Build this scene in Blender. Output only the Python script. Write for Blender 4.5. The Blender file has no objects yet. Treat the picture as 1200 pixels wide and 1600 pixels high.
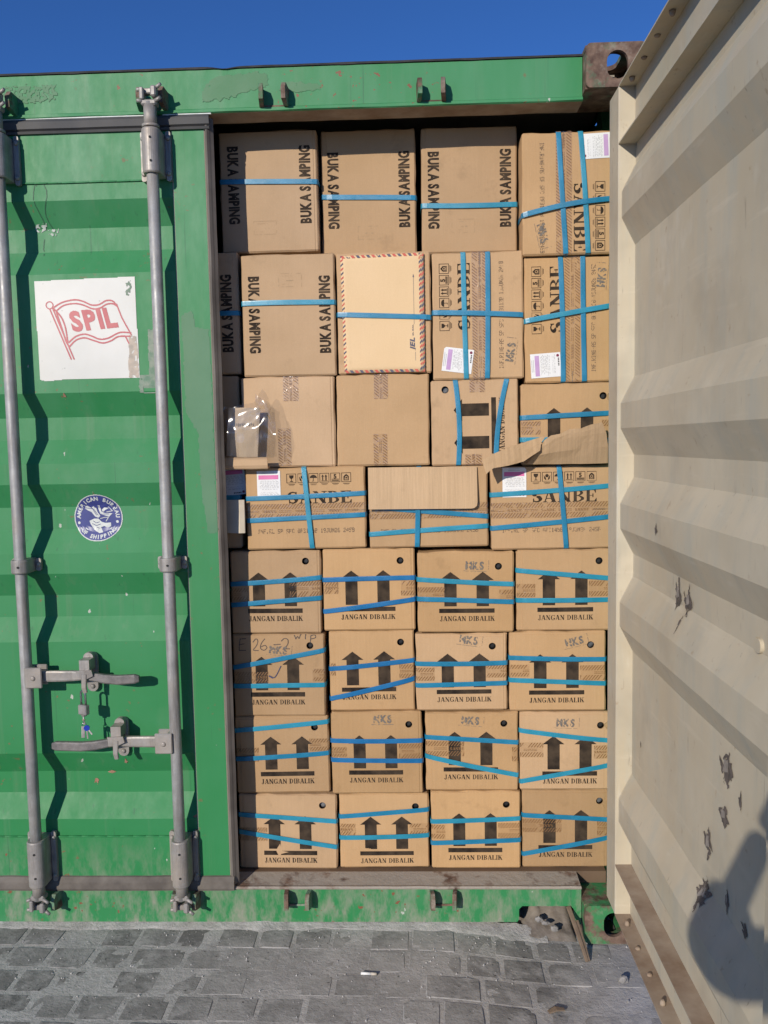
import bpy, bmesh, math, random
import numpy as np
from mathutils import Vector, Matrix, noise
from mathutils.geometry import delaunay_2d_cdt

random.seed(7)
scene = bpy.context.scene
COL = scene.collection

# ------------------------------------------------------------------ camera
CAM_POS = Vector((0.5594, -2.3782, 1.5095))
YAW, PITCH, ROLL, F_PX = -0.0342, -0.0836, -0.0188, 1289.7
fwd = Vector((math.sin(YAW) * math.cos(PITCH), math.cos(YAW) * math.cos(PITCH), math.sin(PITCH)))
r0 = fwd.cross(Vector((0, 0, 1))).normalized()
u0 = r0.cross(fwd)
rgt = r0 * math.cos(ROLL) + u0 * math.sin(ROLL)
upv = -r0 * math.sin(ROLL) + u0 * math.cos(ROLL)
cam_data = bpy.data.cameras.new('camera')
cam = bpy.data.objects.new('camera', cam_data)
COL.objects.link(cam)
m3 = Matrix((rgt, upv, -fwd)).transposed()
cam.matrix_world = Matrix.Translation(CAM_POS) @ m3.to_4x4()
cam_data.sensor_fit = 'VERTICAL'
cam_data.sensor_height = 36.0
cam_data.sensor_width = 27.0
cam_data.lens = F_PX / 1600.0 * 36.0
cam_data.clip_start = 0.02
cam_data.clip_end = 2000.0
scene.camera = cam

# ------------------------------------------------------------------ sky, sun, exposure
SUN_DIR = Vector((0.50, 1.0, -0.40)).normalized()          # the way the light travels
SUN_ELEV = math.asin(-SUN_DIR.z)
SUN_AZ = math.atan2(-SUN_DIR.x, -SUN_DIR.y)                # where the sun stands, from +Y towards +X
world = bpy.data.worlds.new('World')
scene.world = world
world.use_nodes = True
wn = world.node_tree.nodes
wl = world.node_tree.links
wn.clear()
w_out = wn.new('ShaderNodeOutputWorld')
w_bg = wn.new('ShaderNodeBackground')
w_sky = wn.new('ShaderNodeTexSky')
w_sky.sky_type = 'NISHITA'
w_sky.sun_disc = False
w_sky.sun_elevation = SUN_ELEV
w_sky.sun_rotation = SUN_AZ
w_sky.altitude = 0.0
w_sky.air_density = 0.6
w_sky.dust_density = 0.0
w_sky.ozone_density = 10.0
w_bg.inputs['Strength'].default_value = 0.145
wl.new(w_sky.outputs[0], w_bg.inputs['Color'])
wl.new(w_bg.outputs[0], w_out.inputs['Surface'])

sun_data = bpy.data.lights.new('sun', 'SUN')
sun_data.energy = 4.1
sun_data.angle = math.radians(0.5)
sun_data.color = (1.0, 0.92, 0.80)
sun = bpy.data.objects.new('sun', sun_data)
COL.objects.link(sun)
sun.rotation_euler = SUN_DIR.to_track_quat('-Z', 'Y').to_euler()
sun.location = (-6, -12, 8)

vs = scene.view_settings
vs.view_transform = 'Standard'
vs.look = 'None'
vs.exposure = 0.0
vs.gamma = 1.0
vs.use_curve_mapping = False
scene.cycles.max_bounces = 4
scene.cycles.diffuse_bounces = 2
scene.cycles.glossy_bounces = 2
scene.cycles.transmission_bounces = 2
scene.cycles.transparent_max_bounces = 8
scene.cycles.use_denoising = True
scene.cycles.use_adaptive_sampling = True
scene.cycles.adaptive_threshold = 0.02


# ------------------------------------------------------------------ helpers: objects
def link(o, parent=None):
    COL.objects.link(o)
    if parent is not None:
        o.parent = parent
    return o


def tag(o, label=None, cat=None, group=None, kind=None):
    if label: o['label'] = label
    if cat: o['category'] = cat
    if group: o['group'] = group
    if kind: o['kind'] = kind
    return o


def empty(name, loc=(0, 0, 0), rz=0.0, parent=None):
    o = bpy.data.objects.new(name, None)
    o.location = loc
    o.rotation_euler = (0, 0, rz)
    o.empty_display_size = 0.05
    return link(o, parent)


class MB:
    """Collects geometry for one mesh object."""

    def __init__(self, fn=None):
        self.v, self.f, self.m, self.s = [], [], [], []
        self.fn = fn

    def pt(self, p):
        self.v.append(tuple(self.fn(*p)) if self.fn else tuple(p))
        return len(self.v) - 1

    def face(self, idx, mi=0, smooth=False):
        self.f.append(tuple(idx)); self.m.append(mi); self.s.append(smooth)

    def poly(self, pts, mi=0):
        self.face([self.pt(p) for p in pts], mi)

    def box(self, a, b, mi=0):
        x0, y0, z0 = a; x1, y1, z1 = b
        i = [self.pt(p) for p in ((x0, y0, z0), (x1, y0, z0), (x1, y1, z0), (x0, y1, z0),
                                  (x0, y0, z1), (x1, y0, z1), (x1, y1, z1), (x0, y1, z1))]
        for q in ((0, 3, 2, 1), (4, 5, 6, 7), (0, 1, 5, 4), (1, 2, 6, 5), (2, 3, 7, 6), (3, 0, 4, 7)):
            self.face([i[k] for k in q], mi)

    def bbox(self, a, b, bev=0.002, mi=0):
        """box with chamfered edges (each corner cut into a small triangle)"""
        c = [(a[k] + b[k]) / 2 for k in range(3)]
        h = [abs(b[k] - a[k]) / 2 for k in range(3)]
        bev = min(bev, min(h) * 0.9)
        idx = {}
        for sx in (-1, 1):
            for sy in (-1, 1):
                for sz in (-1, 1):
                    s = (sx, sy, sz)
                    for ax in range(3):
                        p = [c[k] + s[k] * (h[k] - (0 if k == ax else bev)) for k in range(3)]
                        idx[(s, ax)] = self.pt(p)
        for ax in range(3):
            o1, o2 = [k for k in range(3) if k != ax]
            for sg in (-1, 1):
                q = []
                for (p1, p2) in ((-1, -1), (1, -1), (1, 1), (-1, 1)):
                    s = [0, 0, 0]; s[ax] = sg; s[o1] = p1; s[o2] = p2
                    q.append(idx[(tuple(s), ax)])
                self.face(q, mi)
            for p1 in (-1, 1):
                for p2 in (-1, 1):
                    s0 = [0, 0, 0]; s1 = [0, 0, 0]
                    s0[ax] = -1; s1[ax] = 1
                    s0[o1] = s1[o1] = p1; s0[o2] = s1[o2] = p2
                    self.face([idx[(tuple(s0), o1)], idx[(tuple(s1), o1)], idx[(tuple(s1), o2)], idx[(tuple(s0), o2)]], mi)
        for sx in (-1, 1):
            for sy in (-1, 1):
                for sz in (-1, 1):
                    s = (sx, sy, sz)
                    self.face([idx[(s, 0)], idx[(s, 1)], idx[(s, 2)]], mi)

    def rings(self, rings, mi=0, caps=True, smooth=True, closed=False):
        ids = [[self.pt(p) for p in r] for r in rings]
        n = len(ids[0])
        pairs = list(zip(ids, ids[1:]))
        if closed: pairs.append((ids[-1], ids[0]))
        for A, B in pairs:
            for k in range(n):
                self.face([A[k], A[(k + 1) % n], B[(k + 1) % n], B[k]], mi, smooth)
        if caps and not closed:
            self.face(list(reversed(ids[0])), mi); self.face(ids[-1], mi)

    def tube(self, path, r, n=10, mi=0, caps=True):
        path = [Vector(p) for p in path]
        rr = r if isinstance(r, (list, tuple)) else [r] * len(path)
        rings = []
        ref = None
        for i, p in enumerate(path):
            t = (path[min(i + 1, len(path) - 1)] - path[max(i - 1, 0)]).normalized()
            if ref is None:
                ref = Vector((0, 0, 1)) if abs(t.z) < 0.9 else Vector((1, 0, 0))
            a = t.cross(ref).normalized(); b = a.cross(t).normalized(); ref = b
            rings.append([p + (a * math.cos(2 * math.pi * k / n) + b * math.sin(2 * math.pi * k / n)) * rr[i] for k in range(n)])
        self.rings(rings, mi, caps)

    def sweep(self, path, secs, mi=0, up=(0, 0, 1)):
        """rectangular bar: secs = (half width along up, half thickness) for each point"""
        path = [Vector(p) for p in path]
        up = Vector(up)
        rings = []
        for i, p in enumerate(path):
            t = (path[min(i + 1, len(path) - 1)] - path[max(i - 1, 0)]).normalized()
            a = (up - t * up.dot(t)).normalized(); b = t.cross(a)
            hw, ht = secs[i]
            c = 0.3
            rings.append([p + a * hw * x + b * ht * y for x, y in ((-1, -1 + c), (-1 + c, -1), (1 - c, -1), (1, -1 + c), (1, 1 - c), (1 - c, 1), (-1 + c, 1), (-1, 1 - c))])
        self.rings(rings, mi, True, False)

    def dome(self, c, r, nrm=(0, -1, 0), h=None, mi=0, n=10):
        nrm = Vector(nrm).normalized(); c = Vector(c)
        a = nrm.orthogonal().normalized(); b = nrm.cross(a)
        h = h or r * 0.7
        rings = []
        for j in range(4):
            th = j / 4 * math.pi / 2
            rings.append([c + nrm * h * math.sin(th) + (a * math.cos(2 * math.pi * k / n) + b * math.sin(2 * math.pi * k / n)) * r * math.cos(th) for k in range(n)])
        self.rings(rings, mi, True, True)

    def plate(self, outline, d0, d1, holes=(), axes=None, mi=0):
        """flat plate: 2D outline (and holes) extruded from depth d0 to d1; axes(x, z, d) -> 3D"""
        ax = axes or (lambda x, z, d: (x, d, z))
        vs2 = [Vector(p) for p in outline]; ed = [(i, (i + 1) % len(outline)) for i in range(len(outline))]
        for h in holes:
            o = len(vs2); vs2 += [Vector(p) for p in h]; ed += [(o + i, o + (i + 1) % len(h)) for i in range(len(h))]
        cv, ce, cf, *_ = delaunay_2d_cdt(vs2, ed, [], 0, 1e-7)
        keep = []
        for f in cf:
            c = sum((cv[i] for i in f), Vector((0, 0))) / len(f)
            if inside(c, outline) and not any(inside(c, h) for h in holes): keep.append(f)
        for d, flip in ((d0, 0), (d1, 1)):
            ids = [self.pt(ax(p.x, p.y, d)) for p in cv]
            for f in keep: self.face([ids[i] for i in (reversed(f) if flip else f)], mi)
        for loop in [outline] + list(holes):
            n = len(loop)
            A = [self.pt(ax(p[0], p[1], d0)) for p in loop]; Bq = [self.pt(ax(p[0], p[1], d1)) for p in loop]
            for k in range(n): self.face([A[k], A[(k + 1) % n], Bq[(k + 1) % n], Bq[k]], mi)

    def build(self, name, mats, parent=None, recalc=True, loc=None):
        me = bpy.data.meshes.new(name)
        me.from_pydata(self.v, [], self.f)
        if not isinstance(mats, (list, tuple)): mats = [mats]
        for m in mats: me.materials.append(m)
        me.polygons.foreach_set('material_index', self.m)
        me.polygons.foreach_set('use_smooth', self.s)
        if recalc:
            bm = bmesh.new(); bm.from_mesh(me)
            bmesh.ops.remove_doubles(bm, verts=bm.verts, dist=1e-6)
            bmesh.ops.recalc_face_normals(bm, faces=bm.faces)
            bm.to_mesh(me); bm.free()
        me.update()
        o = bpy.data.objects.new(name, me)
        if loc: o.location = loc
        return link(o, parent)


def inside(p, poly):
    x, y = p[0], p[1]; c = False; j = len(poly) - 1
    for i in range(len(poly)):
        xi, yi = poly[i][0], poly[i][1]; xj, yj = poly[j][0], poly[j][1]
        if (yi > y) != (yj > y) and x < (xj - xi) * (y - yi) / (yj - yi) + xi: c = not c
        j = i
    return c


def stadium(cx, cz, hw, hh, n=8, p=1.0):
    """rounded slot outline (vertical when hh > hw)"""
    r = min(hw, hh) * p
    out = []
    for k, (sx, sz) in enumerate(((1, 1), (-1, 1), (-1, -1), (1, -1))):
        for i in range(n):
            a = math.pi / 2 * (k + i / (n - 1))
            out.append((cx + sx * (hw - r) + r * math.cos(a), cz + sz * (hh - r) + r * math.sin(a)))
    res = []
    for q in out:
        if not res or (abs(q[0] - res[-1][0]) + abs(q[1] - res[-1][1])) > 1e-6: res.append(q)
    if abs(res[0][0] - res[-1][0]) + abs(res[0][1] - res[-1][1]) < 1e-6: res.pop()
    return res


def nz(x, y, z=0.0):
    return noise.noise(Vector((x, y, z)))


# ------------------------------------------------------------------ helpers: raster canvas for printed marks
_glyphs = {}
GH = 48                                     # rows of a glyph mask per cap height


def tri_mask(mask, tri):
    (x0, y0), (x1, y1), (x2, y2) = tri
    h, w = mask.shape
    ax, bx = max(int(min(x0, x1, x2)) - 1, 0), min(int(max(x0, x1, x2)) + 2, w)
    ay, by = max(int(min(y0, y1, y2)) - 1, 0), min(int(max(y0, y1, y2)) + 2, h)
    if bx <= ax or by <= ay: return
    X, Y = np.meshgrid(np.arange(ax, bx) + .5, np.arange(ay, by) + .5)
    d = (x1 - x0) * (y2 - y0) - (x2 - x0) * (y1 - y0)
    if abs(d) < 1e-9: return
    a = ((x1 - X) * (y2 - Y) - (x2 - X) * (y1 - Y)) / d
    b = ((x2 - X) * (y0 - Y) - (x0 - X) * (y2 - Y)) / d
    c = 1 - a - b
    mask[ay:by, ax:bx] |= (a >= 0) & (b >= 0) & (c >= 0)


def sans_glyph(ch, bold):
    cu = bpy.data.curves.new('glyph', 'FONT')
    cu.body = ch; cu.size = 1.0; cu.offset = 0.046 if bold else 0.0
    cu.resolution_u = 3
    o = bpy.data.objects.new('glyph', cu)
    me = bpy.data.meshes.new_from_object(o)
    me.calc_loop_triangles()
    vs_ = [(v.co.x, v.co.y) for v in me.vertices]
    tr = [tuple(vs_[i] for i in t.vertices) for t in me.loop_triangles]
    bpy.data.objects.remove(o); bpy.data.curves.remove(cu); bpy.data.meshes.remove(me)
    cap = 0.729
    if not tr: return np.zeros((GH + 16, 4), bool), 0.32
    mx = max(p[0] for t in tr for p in t); mn = min(p[0] for t in tr for p in t)
    s = GH / cap
    mask = np.zeros((GH + 16, int((mx - mn) * s) + 4), bool)
    for t in tr: tri_mask(mask, [((p[0] - mn) * s + 1, p[1] * s + 8) for p in t])
    return mask, (mx - mn) / cap + 0.12


def _grid(w):
    W = int(w * GH) + 2
    X, Y = np.meshgrid((np.arange(W) + .5) / GH, (np.arange(GH + 16) - 8 + .5) / GH)
    return X, Y


def serif_glyph(ch):
    s, t, sf, ex = .20, .075, .055, .065
    wd = {'A': .80, 'B': .72, 'D': .80, 'E': .70, 'G': .80, 'I': .36, 'J': .52, 'K': .84, 'L': .66, 'N': .84, 'S': .60, ' ': .35}[ch]
    X, Y = _grid(wd)
    m = np.zeros(X.shape, bool)
    R = lambda a, b, c, d: (X >= a) & (X <= c) & (Y >= b) & (Y <= d)

    def stem(x, w=s, top=True, bot=True):
        q = R(x, 0, x + w, 1)
        if bot: q = q | R(x - ex, 0, x + w + ex, sf)
        if top: q = q | R(x - ex, 1 - sf, x + w + ex, 1)
        return q

    def diag(xa, ya, xb, yb, w):            # slanted stroke of horizontal width w
        k = (Y - ya) / (yb - ya)
        xc = xa + (xb - xa) * k
        return (k >= 0) & (k <= 1) & (np.abs(X - xc) <= w / 2)

    def half(x, y0, y1, rx, st, th):        # right half ring of a D or B bowl
        cy, ry = (y0 + y1) / 2, (y1 - y0) / 2
        o = ((X - x) / rx) ** 2 + ((Y - cy) / ry) ** 2 <= 1
        i = ((X - x) / (rx - st)) ** 2 + ((Y - cy) / (ry - th)) ** 2 <= 1
        return o & ~i & (X >= x - .02)

    if ch == 'I': m |= stem(.08)
    elif ch == 'J':
        m |= R(.22, .18, .22 + s, 1) | R(.22 - ex, 1 - sf, .22 + s + ex, 1)
        o = ((X - .21) / .21) ** 2 + ((Y - .18) / .24) ** 2 <= 1
        i = ((X - .19) / .10) ** 2 + ((Y - .20) / .19) ** 2 <= 1
        m |= (o & ~i & (Y < .2)) | ((X - .09) ** 2 + (Y - .16) ** 2 < .085 ** 2)
    elif ch == 'A':
        m |= diag(.12, 0, .37, 1, t) | diag(.66, 0, .41, 1, s * 1.1) | R(.22, .29, .58, .36)
        m |= R(.02, 0, .25, sf) | R(.47, 0, .79, sf)
    elif ch == 'N':
        m |= R(.13, 0, .13 + t, 1) | R(.02, 0, .31, sf) | R(.65, 0, .65 + t, 1) | R(.52, 1 - sf, .83, 1)
        m |= diag(.14, 1, .69, 0, s * 1.15) | R(.02, 1 - sf, .25, 1)
    elif ch == 'L': m |= stem(.08) | R(.08, 0, .62, .07) | (R(.5, 0, .63, .3) & (X > .63 - (.3 - Y) * .4 - .02))
    elif ch == 'E':
        m |= stem(.08) | R(.08, 0, .62, .07) | R(.08, .93, .60, 1) | R(.2, .47, .47, .53) | R(.42, .36, .48, .64)
        m |= (R(.5, 0, .66, .3) & (X > .66 - (.3 - Y) * .4 - .02)) | (R(.5, .7, .62, 1) & (X > .62 - (Y - .7) * .35 - .02))
    elif ch == 'D': m |= stem(.08) | half(.24, 0, 1, .50, .19, .06)
    elif ch == 'B': m |= stem(.08) | half(.24, .48, 1, .40, .17, .055) | half(.24, 0, .53, .45, .19, .055) | R(.2, .47, .4, .53)
    elif ch == 'K':
        m |= stem(.08) | diag(.25, .42, .62, 1, t * 1.2) | diag(.42, .60, .68, 0, s * 1.2) | R(.5, 1 - sf, .78, 1) | R(.5, 0, .84, sf)
    elif ch == 'G':
        o = ((X - .40) / .37) ** 2 + ((Y - .5) / .52) ** 2 <= 1
        i = ((X - .43) / .23) ** 2 + ((Y - .5) / .455) ** 2 <= 1
        m |= o & ~i & ~((X > .56) & (Y > .40) & (Y < .68)) & ~((X > .62) & (Y > .4) & (Y < .72))
        m |= R(.53, .04, .53 + s * .9, .42) | R(.44, .38, .80, .43) | (R(.62, .68, .69, 1) & (Y < 1.0))
    elif ch == 'S':
        top = [(.30 + .20 * math.cos(math.radians(d)), .745 + .205 * math.sin(math.radians(d))) for d in range(30, 240, 10)]
        bot = [(.29 + .21 * math.cos(math.radians(d)), .265 + .215 * math.sin(math.radians(d))) for d in range(60, -160, -10)]
        pts = top + bot
        for k, (px_, py_) in enumerate(pts):
            q = k / (len(pts) - 1)
            w = .045 + .065 * math.exp(-((q - .5) / .22) ** 2)
            m |= ((X - px_) / (w * 1.15)) ** 2 + ((Y - py_) / (w * .9)) ** 2 <= 1
        m |= R(.46, .68, .52, .98) | R(.06, .02, .12, .34)
    return m, wd + .04


DOT = {'A': '01110 10001 10001 11111 10001 10001 10001', 'B': '11110 10001 10001 11110 10001 10001 11110',
       'C': '01110 10001 10000 10000 10000 10001 01110', 'F': '11111 10000 10000 11110 10000 10000 10000',
       'G': '01110 10001 10000 10111 10001 10001 01110', 'I': '01110 00100 00100 00100 00100 00100 01110',
       'J': '00111 00010 00010 00010 00010 10010 01100', 'L': '10000 10000 10000 10000 10000 10000 11111',
       'N': '10001 11001 10101 10101 10011 10001 10001', 'P': '11110 10001 10001 11110 10000 10000 10000',
       'R': '11110 10001 10001 11110 10100 10010 10001', 'S': '01111 10000 10000 01110 00001 00001 11110',
       'U': '10001 10001 10001 10001 10001 10001 01110', '1': '00100 01100 00100 00100 00100 00100 01110',
       '2': '01110 10001 00001 00110 01000 10000 11111', '3': '11110 00001 00001 01110 00001 00001 11110',
       '4': '00010 00110 01010 10010 11111 00010 00010', '5': '11111 10000 11110 00001 00001 10001 01110',
       '8': '01110 10001 10001 01110 10001 10001 01110', '9': '01110 10001 10001 01111 00001 00001 01110',
       '-': '00000 00000 00000 01110 00000 00000 00000', '.': '00000 00000 00000 00000 00000 01100 01100',
       ' ': '00000 00000 00000 00000 00000 00000 00000'}


def dot_glyph(ch):
    rows = DOT[ch].split()
    m = np.zeros((GH + 16, int(GH * .72)), bool)
    c = GH / 7.0
    for j, r in enumerate(rows):
        for i, b in enumerate(r):
            if b == '1':
                y = 8 + (6 - j) * c; x = i * c
                m[int(y):int(y + c * .95) + 1, int(x):int(x + c * .95) + 1] = True
    return m, .86


def glyph(font, ch):
    k = (font, ch)
    if k not in _glyphs:
        _glyphs[k] = serif_glyph(ch) if font == 'serif' else dot_glyph(ch) if font == 'dot' else sans_glyph(ch, font == 'bold')
    return _glyphs[k]


class Canvas:
    """boolean raster in millimetres, turned into small quads"""

    def __init__(self, w, h, res=1.0):
        self.res = res
        self.nx, self.ny = max(int(math.ceil(w / res)), 1), max(int(math.ceil(h / res)), 1)
        self.g = np.zeros((self.ny, self.nx), bool)
        self.X, self.Y = np.meshgrid((np.arange(self.nx) + .5) * res, (np.arange(self.ny) + .5) * res)

    def win(self, x0, y0, x1, y1):
        r = self.res
        return (slice(max(int(y0 / r) - 1, 0), max(min(int(y1 / r) + 2, self.ny), 0)), slice(max(int(x0 / r) - 1, 0), max(min(int(x1 / r) + 2, self.nx), 0)))

    def rect(self, x0, y0, x1, y1, on=True):
        w = self.win(x0, y0, x1, y1)
        k = (self.X[w] >= x0) & (self.X[w] <= x1) & (self.Y[w] >= y0) & (self.Y[w] <= y1)
        self.g[w] = (self.g[w] | k) if on else (self.g[w] & ~k)

    def frame(self, x0, y0, x1, y1, t):
        self.rect(x0, y0, x1, y0 + t); self.rect(x0, y1 - t, x1, y1)
        self.rect(x0, y0, x0 + t, y1); self.rect(x1 - t, y0, x1, y1)

    def poly(self, pts, on=True):
        xs = [p[0] for p in pts]; ys = [p[1] for p in pts]
        w = self.win(min(xs), min(ys), max(xs), max(ys))
        X, Y = self.X[w], self.Y[w]
        c = np.zeros(X.shape, bool); j = len(pts) - 1
        for i in range(len(pts)):
            xi, yi = pts[i]; xj, yj = pts[j]
            if yi != yj:
                c ^= ((yi > Y) != (yj > Y)) & (X < (xj - xi) * (Y - yi) / (yj - yi) + xi)
            j = i
        self.g[w] = (self.g[w] | c) if on else (self.g[w] & ~c)

    def disk(self, x, y, r, on=True):
        w = self.win(x - r, y - r, x + r, y + r)
        k = (self.X[w] - x) ** 2 + (self.Y[w] - y) ** 2 <= r * r
        self.g[w] = (self.g[w] | k) if on else (self.g[w] & ~k)

    def line(self, pts, wd):
        for (x0, y0), (x1, y1) in zip(pts, pts[1:]):
            w = self.win(min(x0, x1) - wd, min(y0, y1) - wd, max(x0, x1) + wd, max(y0, y1) + wd)
            X, Y = self.X[w], self.Y[w]
            dx, dy = x1 - x0, y1 - y0
            t = np.clip(((X - x0) * dx + (Y - y0) * dy) / max(dx * dx + dy * dy, 1e-9), 0, 1)
            self.g[w] |= (X - x0 - t * dx) ** 2 + (Y - y0 - t * dy) ** 2 <= (wd / 2) ** 2

    def blit(self, mask, x, y, hgt, ang, xs, slant=0.0):
        c, s = math.cos(ang), math.sin(ang)
        W = mask.shape[1] / GH * hgt * xs + abs(slant) * hgt * 2; H = hgt * 1.4
        cs = [(x + a * c - b * s, y + a * s + b * c) for a in (-W * .1, W) for b in (-H * .2, H)]
        w = self.win(min(p[0] for p in cs), min(p[1] for p in cs), max(p[0] for p in cs), max(p[1] for p in cs))
        X, Y = self.X[w] - x, self.Y[w] - y
        if X.size == 0: return
        b = (-X * s + Y * c) / hgt
        a = (X * c + Y * s) / (hgt * xs) - b * slant
        i = np.floor(a * GH).astype(int); j = np.floor(b * GH + 8).astype(int)
        ok = (i >= 0) & (i < mask.shape[1]) & (j >= 0) & (j < mask.shape[0])
        k = np.zeros(X.shape, bool)
        k[ok] = mask[j[ok], i[ok]]
        self.g[w] |= k

    def text(self, font, s, x, y, hgt, ang=0.0, width=None, anchor=0.0, slant=0.0, gap=0.0):
        adv = [glyph(font, ch)[1] + gap for ch in s]
        nat = sum(adv) * hgt
        xs = width / nat if width else 1.0
        a = math.radians(ang); p = -anchor * nat * xs
        for ch, d in zip(s, adv):
            self.blit(glyph(font, ch)[0], x + p * math.cos(a), y + p * math.sin(a), hgt, a, xs, slant)
            p += d * hgt * xs

    def wear(self, amount, scale=0.12, seed=0.0):
        """rub out a little of the ink"""
        ys, xs = np.nonzero(self.g)
        for j, i in zip(ys, xs):
            if nz(i * self.res * scale, j * self.res * scale, seed) > amount: self.g[j, i] = False

    def _fix(self, g, n):
        out = []
        done = np.zeros(g.shape, bool)
        r = self.res
        for j in range(self.ny):
            i = 0
            row = g[j] & ~done[j]
            idx = np.flatnonzero(row)
            p = 0
            while p < len(idx):
                i = idx[p]
                if done[j, i]: p += 1; continue
                e = i
                while e < self.nx and g[j, e] and not done[j, e] and e - i < n: e += 1
                k = j + 1
                while k < self.ny and k - j < n and g[k, i:e].all() and not done[k, i:e].any(): k += 1
                done[j:k, i:e] = True
                out.append((i * r, j * r, e * r, k * r))
                while p < len(idx) and idx[p] < e: p += 1
        return out

    def build(self, name, mat, parent, fn, maxlen=24.0):
        """fn(x_mm, y_mm) -> 3D point; returns None when nothing is drawn"""
        q = self._fix(self.g, max(int(maxlen / self.res), 1))
        if not q: return None
        mb = MB()
        for x0, y0, x1, y1 in q:
            mb.poly([fn(x0, y0), fn(x1, y0), fn(x1, y1), fn(x0, y1)])
        return mb.build(name, mat, parent, recalc=False)


# ------------------------------------------------------------------ materials
class Nodes:
    def __init__(self, name):
        self.mat = bpy.data.materials.new(name)
        self.mat.use_nodes = True
        self.nt = self.mat.node_tree
        self.bsdf = self.nt.nodes['Principled BSDF']
        self.out = self.nt.nodes['Material Output']
        tc = self.nt.nodes.new('ShaderNodeTexCoord')
        self.co = tc.outputs['Object']

    def new(self, t, **k):
        n = self.nt.nodes.new(t)
        for a, b in k.items(): setattr(n, a, b)
        return n

    def link(self, a, b):
        self.nt.links.new(a, b)

    def mapping(self, scale=(1, 1, 1), loc=(0, 0, 0), src=None):
        n = self.new('ShaderNodeMapping')
        n.inputs['Scale'].default_value = scale; n.inputs['Location'].default_value = loc
        self.link(src or self.co, n.inputs['Vector'])
        return n.outputs[0]

    def noise(self, scale=5, detail=4, rough=.55, src=None, dist=0.0):
        n = self.new('ShaderNodeTexNoise')
        n.inputs['Scale'].default_value = scale; n.inputs['Detail'].default_value = min(detail, 4)
        n.inputs['Roughness'].default_value = rough; n.inputs['Distortion'].default_value = dist
        self.link(src or self.co, n.inputs['Vector'])
        return n.outputs['Fac']

    def ramp(self, fac, a, b, va=0.0, vb=1.0):
        n = self.new('ShaderNodeMapRange')
        n.inputs['From Min'].default_value = a; n.inputs['From Max'].default_value = b
        n.inputs['To Min'].default_value = va; n.inputs['To Max'].default_value = vb
        self.link(fac, n.inputs['Value'])
        return n.outputs[0]

    def math(self, op, a, b):
        n = self.new('ShaderNodeMath', operation=op)
        for i, v in enumerate((a, b)):
            if hasattr(v, 'links'): self.link(v, n.inputs[i])
            else: n.inputs[i].default_value = v
        return n.outputs[0]

    def mix(self, fac, a, b, blend='MIX'):
        n = self.new('ShaderNodeMix', data_type='RGBA', blend_type=blend)
        if hasattr(fac, 'links'): self.link(fac, n.inputs[0])
        else: n.inputs[0].default_value = fac
        for i, v in ((6, a), (7, b)):
            if hasattr(v, 'links'): self.link(v, n.inputs[i])
            else: n.inputs[i].default_value = (*v, 1)
        return n.outputs[2]

    def bump(self, h, strength=.3, dist=.002):
        n = self.new('ShaderNodeBump')
        n.inputs['Strength'].default_value = strength; n.inputs['Distance'].default_value = dist
        self.link(h, n.inputs['Height'])
        self.link(n.outputs[0], self.bsdf.inputs['Normal'])

    def done(self, col=None, rough=.6, metal=0.0, spec=None):
        b = self.bsdf
        if col is not None:
            if hasattr(col, 'links'): self.link(col, b.inputs['Base Color'])
            else: b.inputs['Base Color'].default_value = (*col, 1)
        if hasattr(rough, 'links'): self.link(rough, b.inputs['Roughness'])
        else: b.inputs['Roughness'].default_value = rough
        b.inputs['Metallic'].default_value = metal
        if spec is not None: b.inputs['Specular IOR Level'].default_value = spec
        return self.mat


def plain_mat(name, c1, c2=None, scale=12, rough=.6, metal=0.0, bump=0.0, bscale=80, spec=None):
    n = Nodes(name)
    col = n.mix(n.ramp(n.noise(scale), .35, .65), c1, c2 or tuple(x * .8 for x in c1))
    if bump: n.bump(n.noise(bscale, 3), bump, .001)
    return n.done(col, rough, metal, spec)


def sep_z(n):
    s = n.new('ShaderNodeSeparateXYZ'); n.link(n.co, s.inputs[0])
    return s.outputs


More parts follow.
